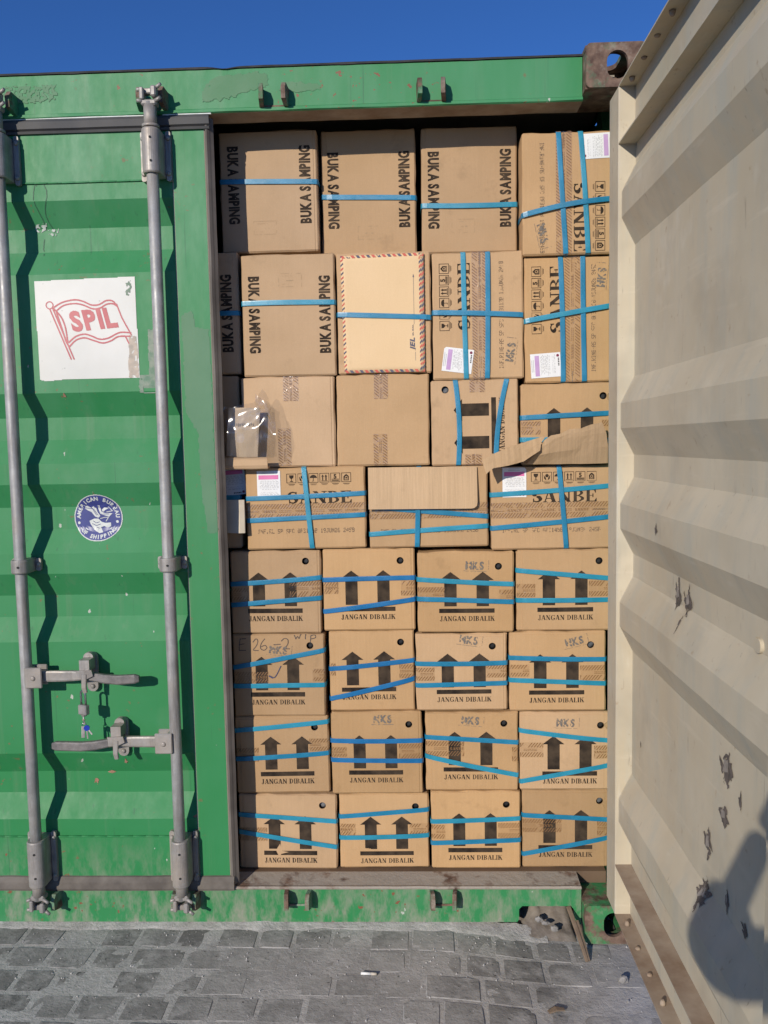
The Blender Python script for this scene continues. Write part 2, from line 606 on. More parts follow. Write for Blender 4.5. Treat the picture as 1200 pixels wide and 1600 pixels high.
def green_paint(name, dusty=0.0, rust=0.3):
    n = Nodes(name)
    x, y, z = sep_z(n)
    big = n.ramp(n.noise(1.7, 5, .6), .38, .66)
    col = n.mix(big, (.022, .200, .060), (.036, .222, .080))
    # faded paint higher up, where sun and rain reach most
    fade = n.math('MULTIPLY', n.ramp(z, .5, 2.5), n.ramp(n.noise(1.0, 4, .6, n.mapping((7, 7, 1.6))), .28, .64))
    col = n.mix(n.math('MULTIPLY', fade, .60), col, (.090, .262, .135))
    # rain streaks
    st = n.noise(1.0, 5, .6, n.mapping((26, 26, .7)))
    col = n.mix(n.ramp(st, .56, .76, 0, .45), col, (.120, .225, .120))
    st2 = n.noise(1.0, 4, .6, n.mapping((60, 60, 1.1), (3, 1, 0)))
    col = n.mix(n.ramp(st2, .64, .72, 0, .5), col, (.025, .090, .050))
    # dust
    dn = n.noise(1.0, 4, .7, n.mapping((22, 22, 9)))
    if dusty:
        d = n.math('MULTIPLY', n.ramp(z, .34, .02), n.ramp(dn, .42, .70))
        col = n.mix(n.math('MULTIPLY', d, dusty), col, (.30, .27, .225))
    sp = n.noise(3.2, 7, .7)
    col = n.mix(n.ramp(sp, .58, .72, 0, .18), col, (.17, .27, .175))
    # chips and rust spots
    ch = n.noise(55, 3, .5)
    ch2 = n.noise(5, 3, .5)
    m = n.math('MULTIPLY', n.ramp(ch, .66, .69), n.ramp(ch2, .5, .62))
    col = n.mix(n.math('MULTIPLY', m, rust * 2.2), col, (.20, .085, .045))
    m2 = n.ramp(n.noise(38, 3, .5, n.mapping((1, 1, .5), (9, 4, 2))), .735, .75)
    col = n.mix(m2, col, (.42, .44, .38))
    n.bump(n.noise(30, 3), .10, .0015)
    return n.done(col, n.ramp(dn, .3, .7, .48, .62), 0, .35)


def rusty_mat(name, green=(.04, .20, .09), amt=.5, dust=.2):
    n = Nodes(name)
    a = n.noise(9, 7, .68)
    col = n.mix(n.ramp(n.noise(30, 4), .35, .7), (.085, .050, .037), (.225, .150, .108))
    col = n.mix(n.ramp(a, amt - .05, amt + .05), col, green)
    col = n.mix(n.ramp(n.noise(17, 6, .7, n.mapping(loc=(5, 2, 1))), .52, .66, 0, dust), col, (.33, .29, .24))
    n.bump(n.noise(34, 4, .7), .9, .004)
    return n.done(col, .78, 0, .3)


GREEN = green_paint('green_paint')
GREEN_LOW = green_paint('green_paint_dusty', 1.0, .9)
GREEN_HEAD = green_paint('green_paint_header', 0, .7)
RUST_GREEN = rusty_mat('rusty_casting', green=(.085, .165, .095), amt=.575, dust=.45)
RUST_GREEN_LOW = rusty_mat('rusty_green_casting', green=(.045, .21, .075), amt=.47, dust=.35)
RUST_LUG = rusty_mat('rusty_keeper', amt=.52, dust=.4)
RUST_LUG_LOW = rusty_mat('dusty_keeper', green=(.13, .25, .16), amt=.50, dust=.8)
DIRTY_STEEL = rusty_mat('dirty_sill_steel', green=(.33, .29, .245), amt=.40, dust=.75)


def cream_paint(name):
    n = Nodes(name)
    col = n.mix(n.ramp(n.noise(2.2, 6, .6), .36, .64), (.475, .408, .295), (.535, .475, .362))
    col = n.mix(n.ramp(n.noise(1.0, 5, .65, n.mapping((14, 14, 2.2))), .47, .70, 0, .8), col, (.43, .41, .335))
    col = n.mix(n.ramp(n.noise(1.0, 5, .65, n.mapping((3, 3, 30), (4, 2, 1))), .60, .74, 0, .5), col, (.58, .515, .40))
    col = n.mix(n.ramp(n.noise(34, 4, .6), .66, .74, 0, .7), col, (.36, .27, .18))
    col = n.mix(n.ramp(n.noise(1.0, 4, .6, n.mapping((90, 90, 9), (2, 7, 5))), .66, .74, 0, .7), col, (.27, .22, .17))
    col = n.mix(n.ramp(n.noise(3.4, 4, .7, n.mapping(loc=(1, 8, 3))), .50, .74, 0, .45), col, (.315, .270, .205))
    col = n.mix(n.ramp(n.noise(1.0, 4, .65, n.mapping((40, 5, 5), (8, 8, 1))), .62, .72, 0, .35), col, (.60, .56, .47))
    n.bump(n.noise(9, 3), .3, .004)
    return n.done(col, n.ramp(n.noise(6), .3, .7, .45, .65), 0, .35)


CREAM = cream_paint('cream_door_paint')
n_ = Nodes('dirty_channel')
DIRT_CH = n_.done(n_.mix(n_.ramp(n_.noise(8, 6, .65), .34, .66), (.235, .165, .115), (.375, .305, .235)), .8, 0, .3)
INTERIOR = plain_mat('container_interior_paint', (.33, .29, .23), (.25, .22, .18), 4, .7)


def galv(name, c=(.34, .335, .325), dust=.5):
    n = Nodes(name)
    col = n.mix(n.ramp(n.noise(16, 6, .65), .35, .65), tuple(x * .8 for x in c), tuple(x * 1.18 for x in c))
    col = n.mix(n.ramp(n.noise(1, 5, .6, n.mapping((55, 55, 5))), .50, .68, 0, .75), col, (.185, .165, .148))
    col = n.mix(n.ramp(n.noise(7, 5, .6, n.mapping(loc=(3, 3, 3))), .48, .68, 0, dust), col, (.36, .31, .26))
    n.bump(n.noise(120, 4), .35, .001)
    return n.done(col, n.ramp(n.noise(30), .3, .7, .42, .62), .25, .4)


GALV = galv('galvanised_rod')
CASTM = galv('dusty_cast_steel', (.30, .28, .26), .8)
DARKM = plain_mat('worn_dark_handle', (.13, .12, .115), (.22, .20, .19), 40, .55, .3, .6, 220)
RUBBER = plain_mat('black_rubber_gasket', (.050, .050, .052), (.075, .072, .070), 9, .62, 0, .2, 60)
RUBBER_DIRTY = plain_mat('dusty_rubber_gasket', (.155, .135, .115), (.090, .076, .064), 16, .8, 0, .3, 60)
SEALANT = plain_mat('black_roof_sealant', (.018, .018, .018), (.035, .033, .03), 30, .7)
BLACK = plain_mat('dark_hole', (.012, .012, .012), (.02, .02, .02), 30, .8)
WHITE_VINYL = None


# ------------------------------------------------------------------ the setting: ground and block paving
def ground_z(x, y):
    t = min(max((x - 0.55) / 0.5, 0.0), 1.0)
    return 0.030 - 0.038 * t * t * (3 - 2 * t) + 0.0025 * nz(x * 1.3, y * 1.3, 4.0)


n_ = Nodes('joint_dust')
_c = n_.mix(n_.ramp(n_.noise(14, 8, .7), .33, .66), (.50, .48, .455), (.37, .355, .335))
_c = n_.mix(n_.ramp(n_.noise(3.0, 6, .65), .50, .66, 0, .5), _c, (.22, .21, .20))
n_.bump(n_.noise(70, 6, .7), .8, .004)
JOINT = n_.done(_c, .95, 0, .2)

n_ = Nodes('far_block_paving')
br = n_.new('ShaderNodeTexBrick')
n_.link(n_.co, br.inputs['Vector'])
br.inputs['Scale'].default_value = 1.0
br.inputs['Brick Width'].default_value = .120; br.inputs['Row Height'].default_value = .105
br.inputs['Mortar Size'].default_value = .006
br.inputs['Color1'].default_value = (.20, .195, .19, 1); br.inputs['Color2'].default_value = (.16, .157, .152, 1)
br.inputs['Mortar'].default_value = (.30, .29, .275, 1)
FARPAVE = n_.done(n_.mix(n_.ramp(n_.noise(.6, 6), .3, .7, 0, .35), br.outputs['Color'], (.25, .24, .225)), .92, 0, .2)

# one ground sheet out to the horizon, finer where the paving is near
mb = MB()
xs = [-900, -200, -40, -10, -4, -2.5] + [-1.6 + .05 * i for i in range(73)] + [2.4, 4, 10, 40, 200, 900]
ys = [-900, -200, -40, -10, -5, -3] + [-1.75 + .05 * i for i in range(41)] + [.6, 2, 5, 8, 40, 200, 900]
gi = [[mb.pt((x, y, ground_z(min(max(x, -1.6), 2), min(max(y, -1.75), .3)) - (.0009 - .0012 * nz(x * 9, y * 9, 2) if -1.65 < x < 2.1 and -1.8 < y < .35 else .001))) for x in xs] for y in ys]
for j in range(len(ys) - 1):
    for i in range(len(xs) - 1):
        near = -1.15 < xs[i] < 1.55 and -1.3 < ys[j] < .25
        mb.face([gi[j][i], gi[j][i + 1], gi[j + 1][i + 1], gi[j + 1][i]], 0 if near else 1)
ground = tag(mb.build('ground', [JOINT, FARPAVE]), kind='structure')


def paver_mat(name, a, b):
    n = Nodes(name)
    oi = n.new('ShaderNodeObjectInfo')
    sh = n.new('ShaderNodeVectorMath', operation='ADD')
    sc = n.new('ShaderNodeVectorMath', operation='SCALE'); sc.inputs['Scale'].default_value = 40
    cx = n.new('ShaderNodeCombineXYZ')
    for k in range(3): n.link(oi.outputs['Random'], cx.inputs[k])
    n.link(cx.outputs[0], sc.inputs[0]); n.link(n.co, sh.inputs[0]); n.link(sc.outputs[0], sh.inputs[1])
    v = sh.outputs[0]
    col = n.mix(n.ramp(n.noise(9, 7, .68, v), .32, .68), a, b)
    col = n.mix(n.ramp(oi.outputs['Random'], 0, 1, 0, .8), col, tuple(x * .66 for x in a))
    # dust lying in patches, dark pits
    col = n.mix(n.ramp(n.noise(16, 8, .72, v), .47, .62, 0, .75), col, (.385, .370, .350))
    wc = n.new('ShaderNodeNewGeometry')
    col = n.mix(n.ramp(n.noise(2.6, 4, .6, wc.outputs['Position']), .46, .62, 0, .6), col, (.43, .413, .388))
    col = n.mix(n.ramp(n.noise(75, 3, .6, v), .64, .72, 0, .8), col, (.055, .052, .05))
    n.bump(n.noise(30, 4, .75, v), .75, .005)
    return n.done(col, .93, 0, .2)


PAVER = paver_mat('concrete_paver', (.245, .234, .220), (.310, .298, .282))


def paver_mesh(seed, w, d):
    """one block: nearly flat top, narrow broken chamfer, a chipped corner or two"""
    rnd = random.Random(seed)
    mb = MB()
    cb = .0032
    us = [0, cb] + [w * t for t in (.2, .4, .6, .8)] + [w - cb, w]
    vs_ = [0, cb] + [d * t for t in (.25, .5, .75)] + [d - cb, d]
    nx, ny = len(us) - 1, len(vs_) - 1
    skew = [rnd.uniform(-.003, .003) for _ in range(4)]
    chip = {(cx, cy): rnd.uniform(.006, .016) * (rnd.random() < .45) for cx in (0, 1) for cy in (0, 1)}
    top = []
    for j, y in enumerate(vs_):
        for i, x in enumerate(us):
            u, v = x / w, y / d
            px_ = x - w / 2 + (skew[0] * (1 - v) + skew[1] * v) * (u - .5) * 2
            py_ = y - d / 2 + (skew[2] * (1 - u) + skew[3] * u) * (v - .5) * 2
            edge = i in (0, nx) or j in (0, ny)
            px_ += .0018 * noise.noise(Vector((u * 9, v * 5, seed * 3.1))) * (1 if i in (0, nx) else .2)
            py_ += .0018 * noise.noise(Vector((u * 9 + 9, v * 5, seed * 2.3))) * (1 if j in (0, ny) else .2)
            z = .0010 * noise.noise(Vector((u * 3, v * 2, seed * 7.7)))
            if edge: z -= .0028 + .0012 * noise.noise(Vector((u * 11, v * 11, seed)))
            for (cx, cy), r in chip.items():
                q = math.hypot((u - cx) * w, (v - cy) * d)
                if r and q < r: z -= .005 * (1 - q / r)
            top.append(mb.pt((px_, py_, z)))
    k = nx + 1
    for j in range(ny):
        for i in range(nx):
            mb.face([top[j * k + i], top[j * k + i + 1], top[(j + 1) * k + i + 1], top[(j + 1) * k + i]], 0, False)
    loop = [i for i in range(nx + 1)] + [j * k + nx for j in range(1, ny + 1)] + [ny * k + i for i in range(nx - 1, -1, -1)] + [j * k for j in range(ny - 1, 0, -1)]
    low = [mb.pt((mb.v[top[q]][0], mb.v[top[q]][1], -.05)) for q in loop]
    for a in range(len(loop)):
        b = (a + 1) % len(loop)
        mb.face([top[loop[a]], low[a], low[b], top[loop[b]]], 0)
    me = mb.build('paver_source', PAVER, recalc=False)
    data = me.data
    bpy.data.objects.remove(me)
    return data


PV = [paver_mesh(i + 1, w, .0955) for i, w in enumerate((.112, .108, .118, .101, .124, .110, .152, .105))]
PW = (.112, .108, .118, .101, .124, .110, .152, .105)
rnd = random.Random(11)
count = 0
TILT = math.radians(-0.9)
for j in range(13):
    yc = 0.083 - j * 0.1045
    x = -1.02 - rnd.uniform(0, .11)
    while x < 1.50 and count < 300:
        k = rnd.randrange(8)
        w = PW[k]
        xc = x + w / 2
        yy = yc + xc * math.tan(TILT)
        o = bpy.data.objects.new('paving_block', PV[k])
        gz = ground_z(xc, yy)
        sx = (ground_z(xc + .1, yy) - ground_z(xc - .1, yy)) / .2
        o.location = (xc, yy, gz + rnd.uniform(-.0016, .0012))
        fl_ = rnd.random() < .5
        o.rotation_euler = (rnd.gauss(0, .004), (math.atan(sx) if fl_ else -math.atan(sx)) + rnd.gauss(0, .004), TILT + rnd.gauss(0, .012) + (math.pi if fl_ else 0))
        link(o, ground)
        count += 1
        x += w + rnd.uniform(.007, .015)

# dust drifted against the sill
mb = MB()
NX = 260
rows = []
for i in range(NX + 1):
    x = -1.35 + 2.3 * i / NX
    wd = .030 + .020 * nz(x * 5, 1) + .012 * nz(x * 21, 2) + (.02 if x > .8 else 0)
    hh = .013 + .008 * nz(x * 7, 5) + .006 * nz(x * 30, 6)
    r_ = []
    for k in range(7):
        t = k / 6
        y = .075 - t * (.03 + max(wd, .012))
        z = ground_z(x, y) + hh * (1 - t) ** 1.3 + .003 * nz(x * 40, t * 6, 3) * (1 - t) - (.004 if k == 6 else 0)
        r_.append(mb.pt((x, y, z)))
    rows.append(r_)
for i in range(NX):
    for k in range(6):
        mb.face([rows[i][k], rows[i][k + 1], rows[i + 1][k + 1], rows[i + 1][k]], 0, True)
n_ = Nodes('pale_dust')
n_.bump(n_.noise(90, 6, .7), .9, .004)
DUST = n_.done(n_.mix(n_.ramp(n_.noise(22, 7, .7), .35, .65), (.50, .48, .45), (.36, .345, .325)), .97, 0, .15)
tag(mb.build('drifted_dust', DUST), 'pale dust drifted along the foot of the green sill', 'dust', kind='stuff')

# grit scattered on the paving
mb = MB()
rnd = random.Random(5)
for i in range(420):
    x = rnd.uniform(-.9, 1.25); y = .03 - abs(rnd.gauss(0, .16)) if rnd.random() < .6 else rnd.uniform(-.45, .02)
    s = rnd.uniform(.001, .0034) * (1.7 if rnd.random() < .06 else 1)
    z = ground_z(x, y) + s * .3
    a = rnd.uniform(0, 6.28)
    p = [(x + s * math.cos(a + q * 2.09) * rnd.uniform(.7, 1.3), y + s * math.sin(a + q * 2.09) * rnd.uniform(.7, 1.3), z - s * .6) for q in range(3)]
    t = (x + rnd.uniform(-.3, .3) * s, y, z + s * rnd.uniform(.5, 1))
    for q in range(3): mb.poly([p[q], p[(q + 1) % 3], t])
tag(mb.build('grit', DUST), 'fine grit scattered over the paving', 'grit', kind='stuff')


# ------------------------------------------------------------------ the container
cont = tag(empty('shipping_container', (0, 0, 0)),
           'green steel shipping container with one door shut and one swung open', 'container')


def casting(sx, top):
    x0, x1 = 1.057, 1.219
    z0, z1 = (2.473, 2.591) if top else (0.0, 0.118)
    mb = MB(lambda x, y, z: (sx * x, y, z))
    t = .013
    hz = (z0 + z1) / 2
    r = .012
    outl = stadium((x0 + x1) / 2, hz, (x1 - x0) / 2, (z1 - z0) / 2, 5, .22)
    mb.plate(outl, 0, t, [stadium(1.142, hz, .029, .038, 8)])
    mb.plate([(x0, t), (x1, t), (x1, .178), (x0, .178)], *((z1 - t - .001, z1 - .001) if top else (z1 - t - .001, z1 - .001)),
             holes=[stadium(1.138, .095, .030, .055, 7)] if top else [], axes=lambda a, b, d: (a, b, d))
    mb.plate([(x0, t), (x1, t), (x1, .178), (x0, .178)], z0 + .001, z0 + t, holes=[] if top else [stadium(1.138, .095, .030, .055, 7)], axes=lambda a, b, d: (a, b, d))
    mb.plate([(t, z0 + t), (.178, z0 + t), (.178, z1 - t - .001), (t, z1 - t - .001)], x1 - t, x1 - .001, holes=[stadium(.095, hz, .038, .028, 7)], axes=lambda a, b, d: (d, a, b))
    mb.box((x0 + .001, t, z0 + t), (x0 + t, .178, z1 - t - .001))
    mb.box((x0 + t, .166, z0 + t), (x1 - t, .178, z1 - t - .001))
    return mb.build('corner_casting', RUST_GREEN if top else RUST_GREEN_LOW, cont)


for sx in (1, -1):
    casting(sx, True); casting(sx, False)

# header: pressed steel beam over the doors, a little dented along its lower lip
mb = MB()
prof = [(.05, 2.5756), (.0495, 2.545), (.050, 2.500), (.050, 2.470), (.042, 2.4655), (.041, 2.4575), (.046, 2.4545), (.128, 2.4560), (.130, 2.500), (.130, 2.5756)]
NX = 110
R_ = []
for i in range(NX + 1):
    x = -1.056 + 2.112 * i / NX
    r_ = []
    for k, (y, z) in enumerate(prof):
        dy = .0012 * nz(x * 3, z * 20, 1) if k < 4 else .0022 * nz(x * 9, k, 2) if k < 7 else 0
        dz = .0016 * nz(x * 8, k * .4, 3) if 3 < k < 8 else 0
        r_.append((x, y + dy, z + dz))
    R_.append(r_)
mb.rings(R_, 0, True, False)
for i, f in enumerate(mb.f):
    if all(4 <= (v % len(prof)) <= 6 for v in f) : mb.m[i] = 0
    if all(6 <= (v % len(prof)) <= 8 for v in f): mb.m[i] = 1
mb.build('header_beam', [GREEN_HEAD, DIRT_CH], cont)

# roof with its black sealed front edge
mb = MB()
R_ = []
for i in range(161):
    x = -1.056 + 2.112 * i / 160
    t = 2.584 + .0012 * nz(x * 6, 0, 7) - (.006 * math.exp(-((x - .045) / .03) ** 2))
    b = 2.5775 - .0022 * max(0, nz(x * 14, 3, 7)) - (.003 * math.exp(-((x - .05) / .02) ** 2))
    y = .046 + .002 * nz(x * 11, 1, 8)
    R_.append([(x, y, b), (x, .09, b), (x, .09, t + .001), (x, y + .003, t)])
mb.rings(R_, 0, True, False)
mb.build('roof_edge_seal', SEALANT, cont)
mb = MB(); mb.plate([(-1.055, .0905), (1.055, .0905), (1.055, .179), (1.2, .179), (1.2, 6.05), (-1.2, 6.05), (-1.2, .179), (-1.055, .179)], 2.568, 2.583, axes=lambda a, b, d: (a, b, d))
mb.build('roof', GREEN, cont)

# sill with the lifting notch at its right end
mb = MB()
xn0, xn1, zn = .867, 1.034, .089
outl = [(-1.056, .038), (xn0 - .006, .038), (xn0, .046), (xn0, zn - .01), (xn0 + .01, zn), (xn1 - .01, zn), (xn1, zn - .01), (xn1, .030), (1.056, .030), (1.056, .143), (-1.056, .143)]
mb.plate(outl, .05, .058)
mb.box((-1.056, .0585, .1385), (1.056, .125, .1425))
mb.build('sill_beam', GREEN_LOW, cont)
mb = MB()
R_ = []
for i in range(121):
    x = -1.056 + 2.112 * i / 120
    w = .0018 * nz(x * 10, 2, 9); v = .0015 * nz(x * 17, 5, 9)
    R_.append([(x, .0475 + w, .1435), (x, .0445 + w, .148 + v), (x, .049 + w, .1525 + v), (x, .060, .1505), (x, .128, .1575), (x, .128, .1432)])
mb.rings(R_, 0, True, False)
mb.build('threshold_plate', DIRTY_STEEL, cont)

for sx in (1, -1):
    mb = MB(lambda x, y, z: (sx * x, y, z))
    mb.bbox((1.167, .03, .119), (1.218, .16, 2.472), .004)
    mb.box((1.166, .1605, .119), (1.2175, .19, 2.472))
    mb.build('corner_post', GREEN, cont)
    # side wall with upright corrugations
    mb = MB()
    pts = []
    y = .19
    while y < 6.0:
        pts += [(y, 1.208), (y + .072, 1.208), (y + .14, 1.174), (y + .21, 1.174)]
        y += .278
    for (ya, xa), (yb, xb) in zip(pts, pts[1:]):
        mb.poly([(sx * xa, ya, .15), (sx * xb, yb, .15), (sx * xb, yb, 2.57), (sx * xa, ya, 2.57)])
    mb.build('side_wall', [GREEN], cont, recalc=False)
    mb = MB(lambda x, y, z: (sx * x, y, z)); mb.box((1.150, .178, .02), (1.21, 6.03, .149))
    mb.build('bottom_side_rail', GREEN, cont)
mb = MB(); mb.box((-1.149, .129, .120), (1.149, 6.0, .158)); mb.build('timber_floor', plain_mat('floor_plywood', (.16, .10, .06), (.10, .065, .04), 6, .8), cont)
mb = MB(); mb.box((-1.2, 6.0, .05), (1.2, 6.05, 2.567)); mb.build('front_wall', GREEN, cont)
mb = MB(); mb.box((-1.166, .135, 2.540), (1.166, 5.99, 2.560)); mb.build('ceiling', INTERIOR, cont)


def keeper(cx, cz, low):
    """pair of thick lugs that hold a locking cam"""
    mb = MB()
    y0 = .0495 if not low else .0495
    zt, zb = cz + .030, cz - .026
    for s, rx in ((-1, 0), (1, 1)):
        x = cx + s * .036
        mb.plate([(y0, zb), (y0 - .014, zb), (y0 - .044, zb + .010), (y0 - .046, zt - .016), (y0 - .034, zt), (y0, zt - .004)],
                 x - .006, x + .006, axes=lambda a, b, d: (d + (a - y0) * .10 * s, a, b))
    mb.bbox((cx - .034, y0 - .004, zb + .001), (cx + .034, y0 + .001, zb + .007), .001)
    return mb.build('cam_keeper', RUST_LUG_LOW if low else RUST_LUG, cont)


for cx in (.186, .632, -.160, -.596):
    keeper(cx, 2.491, False)
    keeper(cx + .004, .116, True)


# ------------------------------------------------------------------ doors
DOOR_W, DOOR_Z0, DOOR_Z1 = 1.165, .164, 2.427
RECESS = (2.123, 1.570, 1.300, 1.030, .473)


def panel_d(z):
    """depth of the corrugated panel's outer skin behind the door face"""
    for c in RECESS:
        a = abs(z - c)
        if a < .0335: return .039
        if a < .1045: return .003 + .036 * (.1045 - a) / .071
    return .003


def build_door(P, name, mirror):
    """P(u, d, z): u from the hinge to the free edge, d inwards from the outer face"""
    door = empty(name, (0, 0, 0), 0, cont)
    W = DOOR_W

    def split(mb, side):                    # outer faces green, the rest cream
        return mb

    for a, b in ((0, .1), (W - .1, W)):
        mb = MB(P)
        mb.bbox((a, .0005, DOOR_Z0), (b, .05, DOOR_Z1), .003, 1)
        mb.box((a + .004, -.0004, DOOR_Z0 + .004), (b - .004, .0004, DOOR_Z1 - .004), 0)
        mb.build('stile', [GREEN, CREAM], door)
    for z0, z1 in ((DOOR_Z0, DOOR_Z0 + .15), (DOOR_Z1 - .15, DOOR_Z1)):
        a, b = .1002, W - .1002
        mb = MB(P)
        mb.box((a, -.0004, z0), (b, .0035, z1), 0)
        mb.box((a, .0037, z0 + .004), (b, .007, z1 - .004), 1)
        bot = z0 < 1
        fm = 2 if bot else 1
        mb.box((a, .0037, z1 - .004 if not bot else z1 - .004), (b, .05, z1 - .0002), fm)
        mb.box((a, .0037, z0 + .0002), (b, .05, z0 + .004), fm)
        mb.build('channel', [GREEN_LOW if bot else GREEN, CREAM, DIRT_CH], door)
    # corrugated panel, two skins
    zz = [DOOR_Z0 + .1502, DOOR_Z1 - .1502]
    for c in RECESS: zz += [c - .1045, c - .0335, c + .0335, c + .1045]
    zz += [z for z in np.arange(.34, 2.25, .05)]
    zz = sorted(z for z in zz if zz[0] <= z <= zz[1])
    zs = []
    for z in zz:
        if not zs or z - zs[-1] > 1e-4: zs.append(z)
    zs[-1] = DOOR_Z1 - .1502
    for off, mi, mat, nm in ((0, 0, GREEN, 'corrugated_panel'), (.002, 1, CREAM, 'corrugated_panel')):
        mb = MB(P)
        us = np.linspace(.1002, W - .1002, 25)
        sgn = 1
        g = [[mb.pt((u, panel_d(z) + off + .0026 * nz(u * 4, z * 4, 5) * (min(u - .1, W - .1 - u) > .03), z)) for u in us] for z in zs]
        for j in range(len(zs) - 1):
            for i in range(24):
                mb.face([g[j][i], g[j][i + 1], g[j + 1][i + 1], g[j + 1][i]])
        mb.build(nm, mat, door, recalc=False)
    # weld beads where the channels meet the panel
    for z in (DOOR_Z0 + .15, DOOR_Z1 - .15):
        mb = MB(P)
        for i in range(24):
            u = .1 + (W - .2) * i / 24
            mb.tube([(u, -.0002, z + .001 * nz(u * 20, z)), (u + (W - .2) / 24, -.0002, z + .001 * nz((u + (W - .2) / 24) * 20, z))], .0026, 6)
        mb.build('weld_seam', GREEN, door)
    return door


def bracket(P, u, zc, hh, long_):
    """bearing that holds a locking rod: a half sleeve on two eared strips"""
    mb = MB(P)
    R_ = []
    for z in (zc - hh, zc - hh + .004, zc + hh - .004, zc + hh):
        r = .0265 if zc - hh < z < zc + hh else .0245
        ring = []
        for k in range(17):
            a = math.pi * k / 16
            ring.append((u + r * math.cos(a), -.050 - r * math.sin(a), z))
        ring += [(u - r, -.0006, z), (u + r, -.0006, z)]
        R_.append(ring)
    mb.rings(R_, 0, True, False)
    for s in (-1, 1):
        x0, x1 = u + s * .029, u + s * .043
        e = hh + (.008 if long_ else -.001)
        mb.plate(stadium((x0 + x1) / 2, zc, .0075, e, 5, .8), -.012, -.0008, axes=lambda a, b, d: (a, d, b))
        for q in ((-1, 1) if long_ else (0,)):
            mb.dome(((x0 + x1) / 2, -.0115, zc + q * (hh - .012)), .0075, (0, -1, 0), .007)
        mb.box((min(u + s * .020, u + s * .036), -.010, zc - hh * .8), (max(u + s * .020, u + s * .036), -.0015, zc + hh * .8))
    return mb


def bracket_holes(P, u, zc, hh, q_):
    mb = MB(P)
    for q in (q_,):
        R_ = [[(u + .004 + .0035 * math.cos(a), d, zc + q * hh * .52 + .0035 * math.sin(a)) for a in np.linspace(0, 2 * math.pi, 9)[:-1]] for d in (-.0700, -.0775)]
        mb.rings(R_)
    return mb


def cam(P, u, z, up):
    s = 1 if up else -1
    mb = MB(P)
    mb.tube([(u, -.050, z - s * .072), (u, -.050, z - s * .010)], .0185, 12)
    mb.tube([(u, -.050, z - s * .072), (u, -.050, z - s * .064)], .0245, 12)
    # forked head with four prongs
    mb.bbox((u - .022, -.066, min(z - s * .014, z + s * .002)), (u + .022, -.034, max(z - s * .014, z + s * .002)), .004)
    mb.bbox((u - .024, -.070, min(z, z + s * .034)), (u - .012, -.040, max(z, z + s * .034)), .003)
    mb.bbox((u + .008, -.074, min(z + s * .006, z + s * .036)), (u + .024, -.044, max(z + s * .006, z + s * .036)), .004)
    mb.bbox((u - .016, -.056, min(z + s * .020, z + s * .036)), (u + .016, -.036, max(z + s * .020, z + s * .036)), .003)
    for a, b in (((u + .016, -.060, z - s * .004), (u + .036, -.068, z + s * .004)), ((u + .018, -.060, z + s * .030), (u + .038, -.068, z + s * .040)),
                 ((u - .016, -.060, z - s * .004), (u - .032, -.068, z - s * .002)), ((u - .016, -.060, z + s * .030), (u - .032, -.066, z + s * .026))):
        mb.tube([a, b], [.0058, .0046], 7)
    return mb


def handle(P, hub_u, z, tip_u, ret_u, door):
    s = 1 if tip_u > hub_u else -1
    mb = MB(P)
    # clevis plates either side of the rod, with a rivet
    for d in (-.073, -.033):
        mb.bbox((min(hub_u + s * .004, hub_u + s * .056), d - .003, z - .031), (max(hub_u + s * .004, hub_u + s * .056), d + .003, z + .031), .004)
    mb.bbox((min(hub_u + s * .006, hub_u + s * .022), -.0755, z - .028), (max(hub_u + s * .006, hub_u + s * .022), -.031, z + .028), .002)
    mb.dome((hub_u + s * .030, -.0755, z - .001), .008, (0, -1, 0), .005)
    mb.build('handle_hub', CASTM, door)
    L = abs(tip_u - hub_u)
    path, secs = [], []
    for t, dz, d, hw, ht in ((.040, 0, -.053, .016, .007), (.09, .000, -.053, .016, .007), (.14, .001, -.054, .015, .008), (.17, .002, -.056, .013, .009),
                             (.20, -.001, -.058, .012, .009), (.24, -.008, -.060, .013, .009), (.28, -.011, -.061, .0135, .0095), (L - .012, -.008, -.062, .013, .009), (L, -.008, -.062, .009, .006)):
        path.append((hub_u + s * t, d, z + dz)); secs.append((hw, ht))
    mb = MB(P); mb.sweep(path[:5], secs[:5]); mb.build('handle', CASTM, door)
    mb = MB(P); mb.sweep(path[4:], secs[4:]); mb.build('handle_grip', DARKM, door)
    # retainer: backing plate with two bolts and a hooked catch over the bar
    mb = MB(P)
    mb.plate(stadium(ret_u, z, .0165, .060, 7), -.012, -.0006, axes=lambda a, b, d: (a, d, b))
    mb.plate(stadium(ret_u - .003, z + .034, .0150, .030, 7), -.030, -.0125, axes=lambda a, b, d: (a, d, b))
    for q in (-.044, .044): mb.dome((ret_u, -.0125 if q < 0 else -.030, z + q), .0075, (0, -1, 0), .006)
    mb.build('handle_retainer', CASTM, door)
    mb = MB(P)
    mb.plate([(ret_u - .026, z + .020), (ret_u + .022, z + .022), (ret_u + .026, z + .004), (ret_u + .004, z - .006), (ret_u - .018, z + .000)], -.074, -.068, axes=lambda a, b, d: (a, d, b))
    mb.plate([(ret_u - .016, z + .018), (ret_u + .014, z + .018), (ret_u + .014, z + .050), (ret_u - .016, z + .050)], -.068, -.030, axes=lambda a, b, d: (a, d - (.02 if b < z + .03 else 0) * 0, b))
    mb.sweep([(ret_u, -.072, z + .010), (ret_u - .002, -.073, z - .030), (ret_u, -.070, z - .046)], [(.008, .004), (.007, .004), (.006, .004)], up=(1, 0, 0))
    mb.build('handle_catch', CASTM, door)


